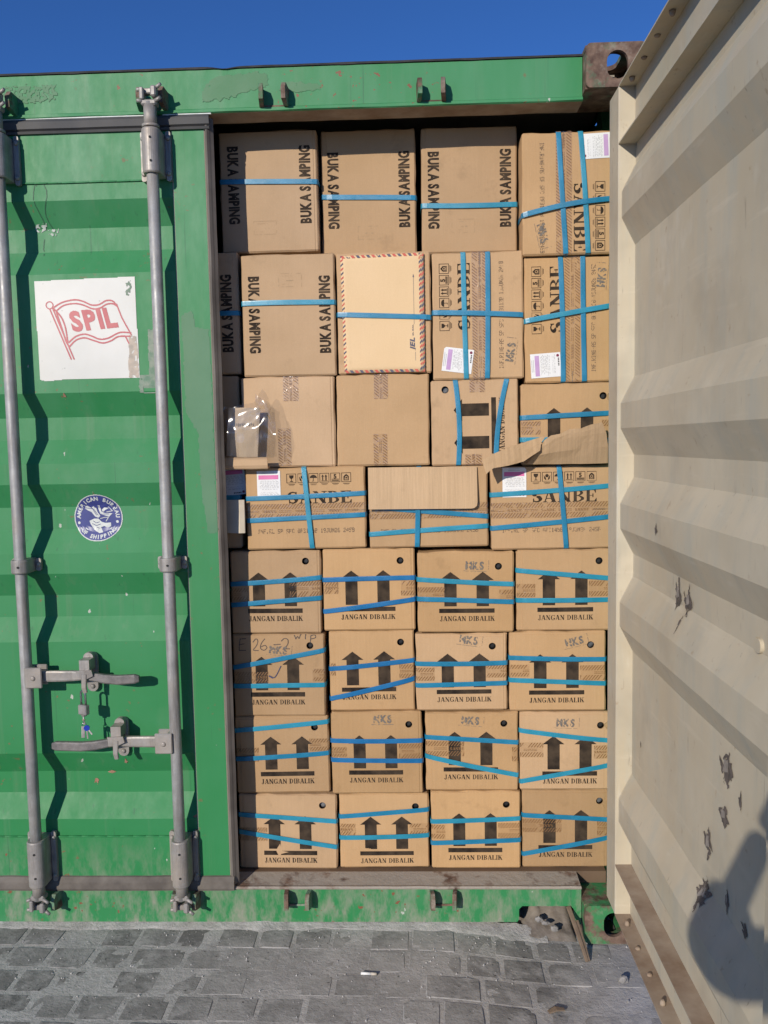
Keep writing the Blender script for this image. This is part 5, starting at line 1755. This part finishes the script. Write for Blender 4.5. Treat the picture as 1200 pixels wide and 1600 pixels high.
        g = Canvas(lw, lh, .8)
        for y in (59, 56, 52, 49, 45, 42, 38, 33, 24, 20, 17):
            x = 5 + rnd.uniform(0, 12)
            while x < lw - 8:
                ww = rnd.uniform(2, 9); g.rect(x, y, min(x + ww, lw - 5), y + 1.2); x += ww + rnd.uniform(1.5, 5)
        g.build('label_print', LABEL_GREY, lab, LF(.0021), 12)
        g = Canvas(lw, lh, .8)
        for k in range(5): g.rect(33 + k * 5, 4, 36 + k * 5, 8)
        g.build('label_print', INK, lab, LF(.0021), 12)
        g = Canvas(lw, lh, .8); g.disk(lw - 9, 8, 4.2); g.build('label_dot', LABEL_DOT, lab, LF(.0023), 12)
    # ---- straps
    for q, (o, a, b) in enumerate(S['straps']):
        lift = rnd.uniform(.0004, .0026)
        off = .0022 + .0009 * q + (.0065 if i == 7 else 0) + (.004 if (i in (8, 9, 4) and o == 'h') else 0) + (.0012 if (kind == 'sanbe' and o == 'v') else 0)
        hw = .0073
        N_ = 18
        bow = rnd.uniform(-1.5, 1.5)
        if i == 13: bow = 7 if q == 0 else -8
        if i == 4 and o == 'h': bow = 6
        if i == 3: bow = -3
        cen, nrm = [], []
        M_ = (Wm if o == 'h' else Hm)
        dside = .16
        for k in range(N_ + 1):
            t = k / N_
            s = M_ * t
            c0 = a + (b - a) * t + bow * math.sin(math.pi * t)
            lf = lift * math.sin(math.pi * t) ** .6
            if o == 'h': cen.append((s / 1000, -disp(s, c0) - off - lf, c0 / 1000))
            else: cen.append((c0 / 1000, -disp(c0, s) - off - lf, s / 1000))
        thk = .0011
        gap = .0010
        if o == 'h':
            path = [(-gap, dside, a / 1000), (-gap - .0002, .012, a / 1000), (-gap, .004, a / 1000), (.003, -off * .75, a / 1000)] + [p for p in cen if .006 < p[0] < w - .006] + \
                   [(w - .003, -off * .75, b / 1000), (w + gap, .004, b / 1000), (w + gap + .0002, .012, b / 1000), (w + gap, dside, b / 1000)]
            wv = Vector((0, 0, 1))
        else:
            path = [(a / 1000, dside, -.0002), (a / 1000, .006, -.0002), (a / 1000, -off * .6, .003)] + [p for p in cen if .006 < p[2] < h - .006] + \
                   [(b / 1000, -off * .6, h - .003), (b / 1000, .006, h + .0002), (b / 1000, dside, h + .0002)]
            wv = Vector((1, 0, 0))
        mb = MB()
        P_ = [Vector(p) for p in path]
        rings = []
        tw = rnd.uniform(-.06, .06)
        for k, p in enumerate(P_):
            t = (P_[min(k + 1, len(P_) - 1)] - P_[max(k - 1, 0)]).normalized()
            ww = (wv - t * wv.dot(t)).normalized()
            nn = t.cross(ww)
            if nn.y > 0 and abs(nn.y) > .3: nn = -nn
            ctr = Vector((w / 2, .05, h / 2))
            if nn.dot(p - ctr) < 0: nn = -nn
            tl = tw * math.sin(k * .9 + i) * .25
            ww = (ww + nn * tl).normalized()
            rings.append([p - ww * hw, p + ww * hw, p + ww * hw + nn * thk * .9, p + ww * hw * .6 + nn * thk * 1.06, p - ww * hw * .6 + nn * thk * 1.06, p - ww * hw + nn * thk * .9])
        mb.rings(rings, 0, True, False)
        nn_i = 2 if i in (20, 24, 28) else (1 if (i + q) % 3 == 0 or i in (22, 30, 31) else 0)
        mb.build('strap', STRAPS[nn_i], root)
    return root


BOX = {}
for S in CARTONS: BOX[S['id']] = build_carton(S)


# ------------------------------------------------------------------ loose things among the cartons
def sheet(name, mat, pts, thick, nu=10, nv=8, edge_mat=None, crumple=0.0, seed=1.0, parent=None, smooth=False):
    """bent sheet: pts is a grid (rows of 3D points) interpolated bilinearly, with thickness towards +y"""
    rows = len(pts); cols = len(pts[0])

    def P(u, v):
        a = u * (cols - 1); b = v * (rows - 1)
        i = min(int(a), cols - 2); j = min(int(b), rows - 2); a -= i; b -= j
        p = [Vector(pts[j + y][i + x]) for y in (0, 1) for x in (0, 1)]
        return (p[0] * (1 - a) + p[1] * a) * (1 - b) + (p[2] * (1 - a) + p[3] * a) * b
    mb = MB()
    F, Bk = [], []
    for j in range(nv + 1):
        for i in range(nu + 1):
            u, v = i / nu, j / nv
            p = P(u, v)
            if crumple:
                p = p + Vector((nz(u * 5, v * 5, seed) * .4, nz(u * 4, v * 4, seed + 4), nz(u * 5, v * 5, seed + 8) * .4)) * crumple
            F.append(mb.pt(p)); Bk.append(mb.pt(p + Vector((0, thick, 0))))
    k = nu + 1
    for j in range(nv):
        for i in range(nu):
            q = [j * k + i, j * k + i + 1, (j + 1) * k + i + 1, (j + 1) * k + i]
            mb.face([F[x] for x in q], 0, smooth)
            mb.face([Bk[x] for x in reversed(q)], 0, smooth)
    per = [i for i in range(nu)] + [j * k + nu for j in range(nv)] + [nv * k + i for i in range(nu, 0, -1)] + [j * k for j in range(nv, 0, -1)]
    for a, b in zip(per, per[1:] + per[:1]): mb.face([F[a], Bk[a], Bk[b], F[b]])
    return mb.build(name, mat, parent)


# airmail envelope held under the strap of its carton
MANILA = cardboard('manila_paper', (.80, .585, .355), (.84, .62, .385), .5, .0)
ENV_RED = plain_mat('envelope_red', (.52, .085, .060), (.58, .13, .09), 60, .7)
ENV_NAVY = plain_mat('envelope_navy', (.075, .075, .115), (.11, .105, .14), 60, .7)
b7 = BOX[7]
ex, ey, ez = b7.location
env = tag(empty('airmail_envelope', (ex + .013, ey - .0075, ez + .004)), 'large manila airmail envelope with red and navy striped border under a blue strap', 'envelope')
EW, EH = 249.0, 347.0


def env_fn(off):
    def f(x, y):
        a, b = x / EW, y / EH
        sk = (1 - b) * 6 * (1 - a)          # left edge leans a little
        top = 4 * a * b
        return ((x + sk) / 1000, -.0018 * math.sin(math.pi * a) * math.sin(math.pi * b) - .0007 * nz(a * 3, b * 4, 2) - off, (y + top - 1) / 1000)
    return f


mb = MB()
g0 = [[mb.pt(env_fn(0)(EW * i / 16, EH * j / 20)) for i in range(17)] for j in range(21)]
g1 = [[mb.pt((lambda p: (p[0], p[1] + .003, p[2]))(env_fn(0)(EW * i / 16, EH * j / 20))) for i in range(17)] for j in range(21)]
for j in range(20):
    for i in range(16):
        mb.face([g0[j][i], g0[j][i + 1], g0[j + 1][i + 1], g0[j + 1][i]], 0, True); mb.face([g1[j][i], g1[j + 1][i], g1[j + 1][i + 1], g1[j][i + 1]], 0, True)
for i in range(16):
    mb.face([g0[0][i], g1[0][i], g1[0][i + 1], g0[0][i + 1]]); mb.face([g0[20][i], g0[20][i + 1], g1[20][i + 1], g1[20][i]])
for j in range(20):
    mb.face([g0[j][0], g0[j + 1][0], g1[j + 1][0], g1[j][0]]); mb.face([g0[j][16], g1[j][16], g1[j + 1][16], g0[j + 1][16]])
mb.build('paper', MANILA, env)
cr_, cn_ = Canvas(EW, EH, .9), Canvas(EW, EH, .9)
k = 0
per = 13.0
bw = 8.0
s = -10.0
while s < EH + 10:                          # left and right borders
    cvs = cr_ if k % 2 == 0 else cn_
    cvs.poly([(0, s), (bw, s + 7), (bw, s + 12.5), (0, s + 5.5)])
    cvs.poly([(EW - 14, s), (EW - 7.5, s + 7), (EW - 7.5, s + 14), (EW - 14, s + 7)])
    cvs.poly([(EW - 6.5, s + 4), (EW, s + 11), (EW, s + 18), (EW - 6.5, s + 11)])
    s += per; k += 1
s = 6.0; k = 0
while s < EW - 18:
    cvs = cr_ if k % 2 == 0 else cn_
    cvs.poly([(s, 0), (s + 9, 0), (s + 3, 8), (s - 6, 8)]); cvs.poly([(s, EH - 8), (s + 9, EH - 8), (s + 3, EH), (s - 6, EH)])
    s += 15.5; k += 1
cr_.wear(.55, .1, 3); cn_.wear(.55, .1, 5)
cn_.line([(218, 140), (218, 285)], 1.0); cn_.poly([(215.5, 277), (220.5, 277), (218, 287)])
cn_.text('bold', 'JEL', 219, 62, 15, 90, 40, 0, .25)
cn_.text('bold', 'JEL MAIL', 216, 106, 4, 90, 34, 0)
cn_.line([(221, 34), (221, 58)], 1.6)
cr_.build('border_print', ENV_RED, env, env_fn(.0006))
cn_.build('border_print', ENV_NAVY, env, env_fn(.0006))

# flat piece of cardboard standing in front of the wide carton
fb = tag(empty('cardboard_sheet', (.427, .139, 1.308)), 'flat bare cardboard sheet with rounded corner leaning on the wide strapped carton', 'cardboard')
mb = MB()
outl = [(0, .0), (.312, -.002), (.322, .000), (.329, .006), (.331, .016), (.331, .124), (.16, .126), (.0, .127)]
mb.plate(outl, 0, .004, axes=lambda a, b, d: (a, d - .013 * max(0, 1 - b / .127) ** 1.2 - .004 * math.sin(a * 9), b))
mb.build('board', CARD_RAW, fb)

# torn flap with a folded tongue, rising from the carton below it
tf = tag(empty('torn_flap', (.9, .13, 1.436)), 'torn cardboard flap with a curled tongue jutting out by the open door', 'cardboard')
g = []
for pts_ in ([(.905, .118, 1.437), (.945, .117, 1.437), (.985, .116, 1.436), (1.025, .115, 1.436), (1.065, .114, 1.436), (1.105, .113, 1.436), (1.146, .112, 1.437)],
             [(.925, .102, 1.462), (.96, .098, 1.468), (.99, .096, 1.473), (1.03, .097, 1.478), (1.065, .098, 1.482), (1.10, .096, 1.484), (1.143, .096, 1.486)],
             [(.945, .096, 1.490), (.97, .090, 1.500), (1.0, .088, 1.508), (1.03, .086, 1.515), (1.065, .084, 1.518), (1.10, .086, 1.524), (1.135, .088, 1.528)],
             [(.955, .100, 1.508), (.975, .094, 1.522), (1.000, .090, 1.526), (1.030, .088, 1.541), (1.060, .084, 1.540), (1.090, .084, 1.552), (1.123, .086, 1.558)]):
    g.append([(x - .9, y - .13, z - 1.436) for x, y, z in pts_])
sheet('flap_board', CARD_RAW, g, .004, 12, 6, crumple=.003, seed=3, parent=tf)
g = []
for pts_ in ([(.779, .058, 1.412), (.800, .052, 1.430), (.845, .058, 1.436), (.890, .070, 1.447), (.940, .080, 1.478)],
             [(.772, .064, 1.434), (.800, .060, 1.448), (.845, .068, 1.460), (.893, .080, 1.474), (.945, .088, 1.502)],
             [(.771, .078, 1.456), (.815, .082, 1.476), (.858, .090, 1.492), (.905, .100, 1.506), (.962, .104, 1.522)]):
    g.append([(x - .9, y - .13, z - 1.436) for x, y, z in pts_])
sheet('curled_tongue', CARD_RAW, g, .0035, 8, 4, crumple=.003, seed=9, parent=tf)
# pocket made of folded cardboard with a clear bag standing in it
tr_ = tag(empty('cardboard_ledge', (.0, .10, 1.437)), 'folded cardboard strip jutting out under the clear plastic bag', 'cardboard')
mb = MB()
R_ = []
for x in (-.015, .03, .08, .127):
    s = .002 * nz(x * 20, 3)
    R_.append([(x, .040, .004), (x, .0, .001 + s), (x, -.003, .004 + s), (x, -.006, .012), (x, -.002, .036 + s), (x, .001, .037 + s), (x, .0025, .012), (x, .008, .006), (x, .040, .008)])
mb.rings(R_, 0, True, False)
mb.build('folded_strip', CARD_P, tr_)

BAG_PAPER = cardboard('bag_paper', (.50, .385, .265), (.54, .42, .30), .6)
bag = tag(empty('plastic_bag', (.0, .10, 1.474)), 'crumpled clear plastic bag with a brown paper inside, by the green door edge', 'bag')
g = [[(.0, .012, .004), (.05, .010, .0), (.095, .012, .0)], [(.004, .009, .075), (.05, .004, .075), (.101, .008, .075)], [(.012, .012, .150), (.055, .010, .149), (.108, .012, .147)]]
sheet('brown_paper', BAG_PAPER, g, .002, 8, 10, crumple=.003, seed=5, parent=bag)
c = Canvas(60, 20, .7)
c.text('bold', '20 NS 426', 4, 5, 7, 3, 50); c.wear(.3, .2, 2)
c.build('paper_writing', INK_G, bag, lambda x, y: (.030 + x / 1000, -.0012, .090 + y / 1000))
n_ = Nodes('clear_film')
_g = n_.new('ShaderNodeBsdfGlossy'); _g.inputs['Roughness'].default_value = .14
_t = n_.new('ShaderNodeBsdfTransparent'); _t.inputs['Color'].default_value = (.90, .90, .90, 1)
_d = n_.new('ShaderNodeBsdfTranslucent'); _d.inputs['Color'].default_value = (.8, .8, .8, 1)
_m = n_.new('ShaderNodeMixShader'); _m.inputs[0].default_value = .055
_m2 = n_.new('ShaderNodeMixShader'); _m2.inputs[0].default_value = .06
n_.link(_t.outputs[0], _m2.inputs[1]); n_.link(_d.outputs[0], _m2.inputs[2])
n_.link(_m2.outputs[0], _m.inputs[1]); n_.link(_g.outputs[0], _m.inputs[2]); n_.link(_m.outputs[0], n_.out.inputs['Surface'])
_b = n_.new('ShaderNodeBump'); _b.inputs['Strength'].default_value = .35; _b.inputs['Distance'].default_value = .004
n_.link(n_.noise(16, 2), _b.inputs['Height']); n_.link(_b.outputs[0], _g.inputs['Normal'])
FILM = n_.mat
mb = MB()
fr = []
for j in range(23):
    for i in range(19):
        u, v = i / 18, j / 22
        x = -.008 + u * .156 + (.012 * math.sin(v * 2.6) if u > .6 else 0)
        zt = .165 + .040 * math.exp(-((u - .78) / .10) ** 2) - .03 * (u > .9) - .012 * math.exp(-((u - .2) / .2) ** 2)
        z = -.004 + v * zt
        y = -.012 - .016 * math.sin(math.pi * v) * (.5 + u) + .009 * nz(u * 4, v * 4, 4) + .0025 * nz(u * 9, v * 9, 5) - .020 * max(0, u - .7) * v
        fr.append(mb.pt((x + .003 * nz(u * 4, v * 4, 7), y, z + .003 * nz(u * 4, v * 4, 8))))
for j in range(22):
    for i in range(18):
        a = j * 19 + i
        mb.face([fr[a], fr[a + 1], fr[a + 20], fr[a + 19]], 0, True)
mb.build('clear_front', FILM, bag, recalc=False)
mb = MB()
fr = []
for j in range(13):
    for i in range(9):
        u, v = i / 8, j / 12
        fr.append(mb.pt((.095 + u * .055 + .005 * nz(u * 5, v * 5, 1), .004 + .022 * u - .010 * math.sin(u * math.pi) + .006 * nz(u * 5, v * 6, 3), v * (.19 - .05 * u))))
for j in range(12):
    for i in range(8):
        a = j * 9 + i
        mb.face([fr[a], fr[a + 1], fr[a + 10], fr[a + 9]], 0, True)
mb.build('clear_side', FILM, bag, recalc=False)

# pale folded card poking out beside the shaded carton
pc = tag(empty('pale_card', (-.012, .112, 1.243)), 'pale folded card standing between the door edge and the wide labelled carton', 'card')
mb = MB()
mb.rings([[(x, y + .004 * math.sin(z * 20), z) for x, y in ((-.02, .012), (.030, .0), (.046, -.004), (.060, .000), (.0615, .004), (.046, .0), (.030, .004), (-.02, .016))] for z in (0.0, .03, .07, .1015)], 0, True, False)
mb.build('folded_card', plain_mat('pale_card', (.60, .52, .40), (.52, .45, .35), 20, .8), pc)

# ------------------------------------------------------------------ small things on the ground by the right casting
WOOD = plain_mat('weathered_lath', (.215, .155, .105), (.15, .105, .07), 25, .9, 0, .6, 90)
lath = tag(empty('wooden_lath', (1.046, -.083, -.004)), 'thin weathered lath leaning on the sill beside the bottom corner', 'lath')
mb = MB()
mb.sweep([(0, 0, .002), (-.008, .035, .030), (-.020, .085, .066), (-.030, .128, .094)], [(.0045, .0025), (.0055, .003), (.0065, .003), (.007, .0025)], up=(1, .2, 0))
mb.build('strip', WOOD, lath)
mb = MB()
mb.sweep([(.006, .004, .002), (.000, .045, .032), (-.010, .095, .070)], [(.004, .002)] * 3, up=(1, .2, 0))
mb.build('splinter', WOOD, lath)
STONE = plain_mat('pale_rubble', (.34, .32, .30), (.19, .18, .17), 40, .95, 0, .7, 120)


def lump(name, loc, r, seed, mat, label, cat, group=None):
    bm = bmesh.new()
    bmesh.ops.create_icosphere(bm, subdivisions=2, radius=1)
    for v in bm.verts:
        k = 1 + .35 * noise.noise(v.co * 1.6 + Vector((seed, 0, 0))) + .15 * noise.noise(v.co * 4 + Vector((0, seed, 0)))
        v.co = Vector((v.co.x * r[0], v.co.y * r[1], v.co.z * r[2])) * k
    me = bpy.data.meshes.new(name); bm.to_mesh(me); bm.free()
    me.materials.append(mat)
    o = bpy.data.objects.new(name, me); o.location = loc
    link(o)
    return tag(o, label, cat, group)


lump('rubble_lump', (.928, .056, .043), (.012, .009, .009), 1, STONE, 'upper pale stone lump in the sill notch', 'stone', 'rubble in the notch')
lump('rubble_lump', (.948, .048, .036), (.012, .008, .006), 2, STONE, 'middle pale stone lump in the sill notch', 'stone', 'rubble in the notch')
lump('rubble_lump', (.972, .034, .027), (.013, .009, .009), 3, STONE, 'lower pale stone lump in front of the sill notch', 'stone', 'rubble in the notch')
lump('stone_chip', (1.13, -.165, ground_z(1.13, -.165) + .006), (.014, .009, .010), 6, STONE, 'small pale stone chip beside the foot of the open door', 'stone')
# heap of dry earth filling the notch
mb = MB()
fr = []
for j in range(15):
    for i in range(25):
        x = .878 + .16 * i / 24; y = .22 - .20 * j / 14
        base = ground_z(x, y)
        hgt = .085 * math.exp(-((y - .22) / .12) ** 2) * min(1, (x - .870) / .05) * min(1, (1.06 - x) / .04) + .010 * nz(x * 30, y * 30, 2) + .006 * nz(x * 80, y * 80, 3)
        fr.append(mb.pt((x, y, base + max(hgt, -.004) * (1 if 0 < i < 24 and j < 14 else 0))))
for j in range(14):
    for i in range(24):
        a = j * 25 + i
        mb.face([fr[a], fr[a + 1], fr[a + 26], fr[a + 25]], 0, True)
EARTH = plain_mat('dry_earth', (.175, .145, .12), (.26, .225, .19), 40, .97, 0, .9, 110)
tag(mb.build('earth_heap', EARTH), 'dry brown earth heaped in the notch under the sill', 'earth', kind='stuff')
# dark filler added for the shadow in the gap below the casting
o = tag(empty('gap_shade_filler', (1.12, .03, -.03)), 'added dark filler for the shadowed gap under the bottom right corner casting', 'block')
mb = MB(); mb.bbox((-.05, 0, -.03), (.05, .10, .029), .004); mb.build('block', plain_mat('gap_shade_dark', (.07, .065, .06), (.1, .09, .085), 20, .9), o)
# paper stick on the paving
st = tag(empty('paper_stick', (.418, -.192, ground_z(.418, -.192) + .004), math.radians(-4)), 'short white paper stick lying on the paving blocks', 'litter')
mb = MB(); mb.tube([(-.022, 0, 0), (.006, 0, 0)], .0038, 9); mb.build('white_tube', plain_mat('white_paper', (.78, .77, .74), (.7, .69, .66), 30, .7), st)
mb = MB(); mb.tube([(.0062, 0, 0), (.022, 0, 0)], .0038, 9); mb.build('filter_end', plain_mat('buff_filter', (.55, .49, .40), (.5, .44, .36), 30, .7), st)
lf = tag(empty('dry_chip', (.92, -.30, ground_z(.92, -.30) + .004), math.radians(12)), 'dry brown bark chip on the paving near the door foot', 'litter')
mb = MB(); mb.sweep([(-.022, 0, 0), (0, .004, .004), (.022, 0, .001)], [(.006, .002), (.009, .002), (.005, .002)], up=(0, 1, 0)); mb.build('chip', WOOD, lf)

# ------------------------------------------------------------------ the person taking the picture (their shadow falls on the open door)
def skinned(name, mat, verts, edges, radii, parent, sub=2, root=0):
    me = bpy.data.meshes.new(name)
    me.from_pydata(verts, edges, [])
    me.materials.append(mat)
    o = bpy.data.objects.new(name, me)
    link(o, parent)
    sk = o.modifiers.new('skin', 'SKIN')
    sk.use_smooth_shade = True
    for k, r in enumerate(radii):
        d = me.skin_vertices[0].data[k]
        d.radius = r if isinstance(r, tuple) else (r, r)
        d.use_root = (k == root)
    ss = o.modifiers.new('sub', 'SUBSURF'); ss.levels = sub; ss.render_levels = sub
    return o


SKIN = plain_mat('skin', (.30, .165, .105), (.34, .19, .125), 20, .6)
SHIRT = plain_mat('grey_work_shirt', (.13, .15, .17), (.10, .12, .14), 25, .85, 0, .4, 120)
TROUS = plain_mat('dark_trousers', (.045, .045, .055), (.065, .06, .065), 25, .85, 0, .4, 120)
SHOE = plain_mat('black_shoes', (.02, .02, .02), (.035, .032, .03), 25, .5)
HAIR = plain_mat('black_hair', (.012, .010, .009), (.02, .018, .016), 60, .55)
PX, PY = .505, -2.80
G0 = ground_z(.6, -1.75)
person = tag(empty('person', (PX, PY, G0)), 'person in grey shirt and dark trousers holding a phone up in front of the container', 'person')
# local coordinates: x right, y towards the container, z up
LH_ = (-.066, .380, 1.372)                   # left wrist
RH_ = (.135, .380, 1.335)
LE, RE = (-.255, .260, 1.138), (.260, .22, 1.08)
LS, RS = (-.180, .01, 1.310), (.180, .01, 1.325)
V = [(0, 0, .92), (0, 0, 1.10), (0, .0, 1.28), (0, -.005, 1.40), (0, .010, 1.47), (0, .035, 1.545), (0, .040, 1.635),
     LS, LE, LH_, RS, RE, RH_,
     (-.095, 0, .86), (-.115, .015, .48), (-.120, -.01, .09), (-.125, .13, .035),
     (.095, 0, .86), (.120, .02, .48), (.130, -.02, .09), (.140, .12, .035)]
E_ = [(0, 1), (1, 2), (2, 3), (3, 4), (4, 5), (5, 6), (3, 7), (7, 8), (8, 9), (3, 10), (10, 11), (11, 12), (0, 13), (13, 14), (14, 15), (15, 16), (0, 17), (17, 18), (18, 19), (19, 20)]
RD = [(.135, .095), (.130, .09), (.145, .10), (.085, .075), .052, .082, .070, .050, .040, .027, .060, .042, .028, .082, .055, .036, .034, .082, .055, .036, .034]
skinned('body', SKIN, V, E_, RD, person)
skinned('shirt', SHIRT, [(0, 0, .86), (0, 0, 1.10), (0, 0, 1.28), (0, -.005, 1.395), LS, LE, (-.150, .330, 1.27), RS, RE, (.21, .285, 1.18)],
        [(0, 1), (1, 2), (2, 3), (3, 4), (4, 5), (5, 6), (3, 7), (7, 8), (8, 9)], [(.160, .115), (.150, .108), (.160, .115), (.100, .085), .056, .062, .060, .070, .060, .050], person)
skinned('trousers', TROUS, [(0, 0, .93), (-.095, 0, .84), (-.115, .015, .48), (-.12, -.01, .12), (.095, 0, .84), (.12, .02, .48), (.13, -.02, .12)],
        [(0, 1), (1, 2), (2, 3), (0, 4), (4, 5), (5, 6)], [(.145, .105), .096, .070, .058, .096, .070, .058], person)
for s in (-1, 1):
    skinned('shoe', SHOE, [(s * .125, -.05, .045), (s * .13, .04, .05), (s * .135, .15, .035), (s * .135, .20, .03)], [(0, 1), (1, 2), (2, 3)], [.045, .050, .044, .028], person)
skinned('hair', HAIR, [(0, .025, 1.66), (0, -.010, 1.63), (0, -.025, 1.575)], [(0, 1), (1, 2)], [.078, .082, .062], person)
EYE = plain_mat('eye', (.7, .7, .68), (.05, .03, .02), 90, .3)
for s in (-1, 1):
    mb = MB(); mb.dome((s * .032, .112, 1.600), .010, (0, 1, 0), .006); mb.build('eye', EYE, person)
skinned('nose', SKIN, [(0, .105, 1.600), (0, .125, 1.570), (0, .118, 1.560)], [(0, 1), (1, 2)], [.010, .014, .012], person, 1)
skinned('mouth', plain_mat('lips', (.28, .10, .08), (.3, .12, .1), 30, .5), [(-.022, .105, 1.530), (0, .114, 1.530), (.022, .105, 1.530)], [(0, 1), (1, 2)], [.006, .008, .006], person, 1)
for s in (-1, 1): skinned('ear', SKIN, [(s * .078, .03, 1.61), (s * .086, .02, 1.59), (s * .078, .03, 1.565)], [(0, 1), (1, 2)], [.010, .014, .009], person, 1)


def hand(wrist, palm, tips, thumb, nm):
    wv, pv = Vector(wrist), Vector(palm)
    side = (Vector(tips[3][1]) - Vector(tips[0][1])).normalized()
    VV = [tuple(wv), tuple(pv)]; EE = [(0, 1)]; RR = [.026, (.034, .018)]
    for k, (mid, tip) in enumerate(tips):
        b = len(VV)
        VV += [tuple(pv + side * (k - 1.5) * .019 + (Vector(mid) - pv) * .35), mid, tip]
        EE += [(1, b), (b, b + 1), (b + 1, b + 2)]; RR += [.0100, .0088, .0075]
    b = len(VV)
    VV += [thumb[0], thumb[1]]; EE += [(1, b), (b, b + 1)]; RR += [.0115, .0085]
    return skinned(nm, SKIN, VV, EE, RR, person, 1)


hand(LH_, (-.020, .392, 1.415), [((-.004, .424, 1.455 - .021 * k), (.026, .420, 1.458 - .021 * k)) for k in range(4)], ((.012, .388, 1.400), (.030, .400, 1.425)), 'hand')
hand(RH_, (.112, .392, 1.395), [((.100, .424, 1.445 - .021 * k), (.070, .420, 1.448 - .021 * k)) for k in range(4)], ((.086, .388, 1.400), (.068, .400, 1.425)), 'hand')
ph = tag(empty('phone', (.553, -2.3865, 1.392)), 'dark phone held upright in both hands of the person', 'phone')
mb = MB(); mb.bbox((-.037, -.004, 0), (.037, .004, .158), .003); mb.build('phone_body', plain_mat('phone_glass', (.02, .02, .022), (.03, .03, .03), 10, .2), ph)
mb = MB(); mb.box((-.034, -.0046, .004), (.034, -.0042, .154)); mb.build('screen', plain_mat('phone_screen', (.015, .015, .018), (.02, .02, .02), 10, .1), ph)
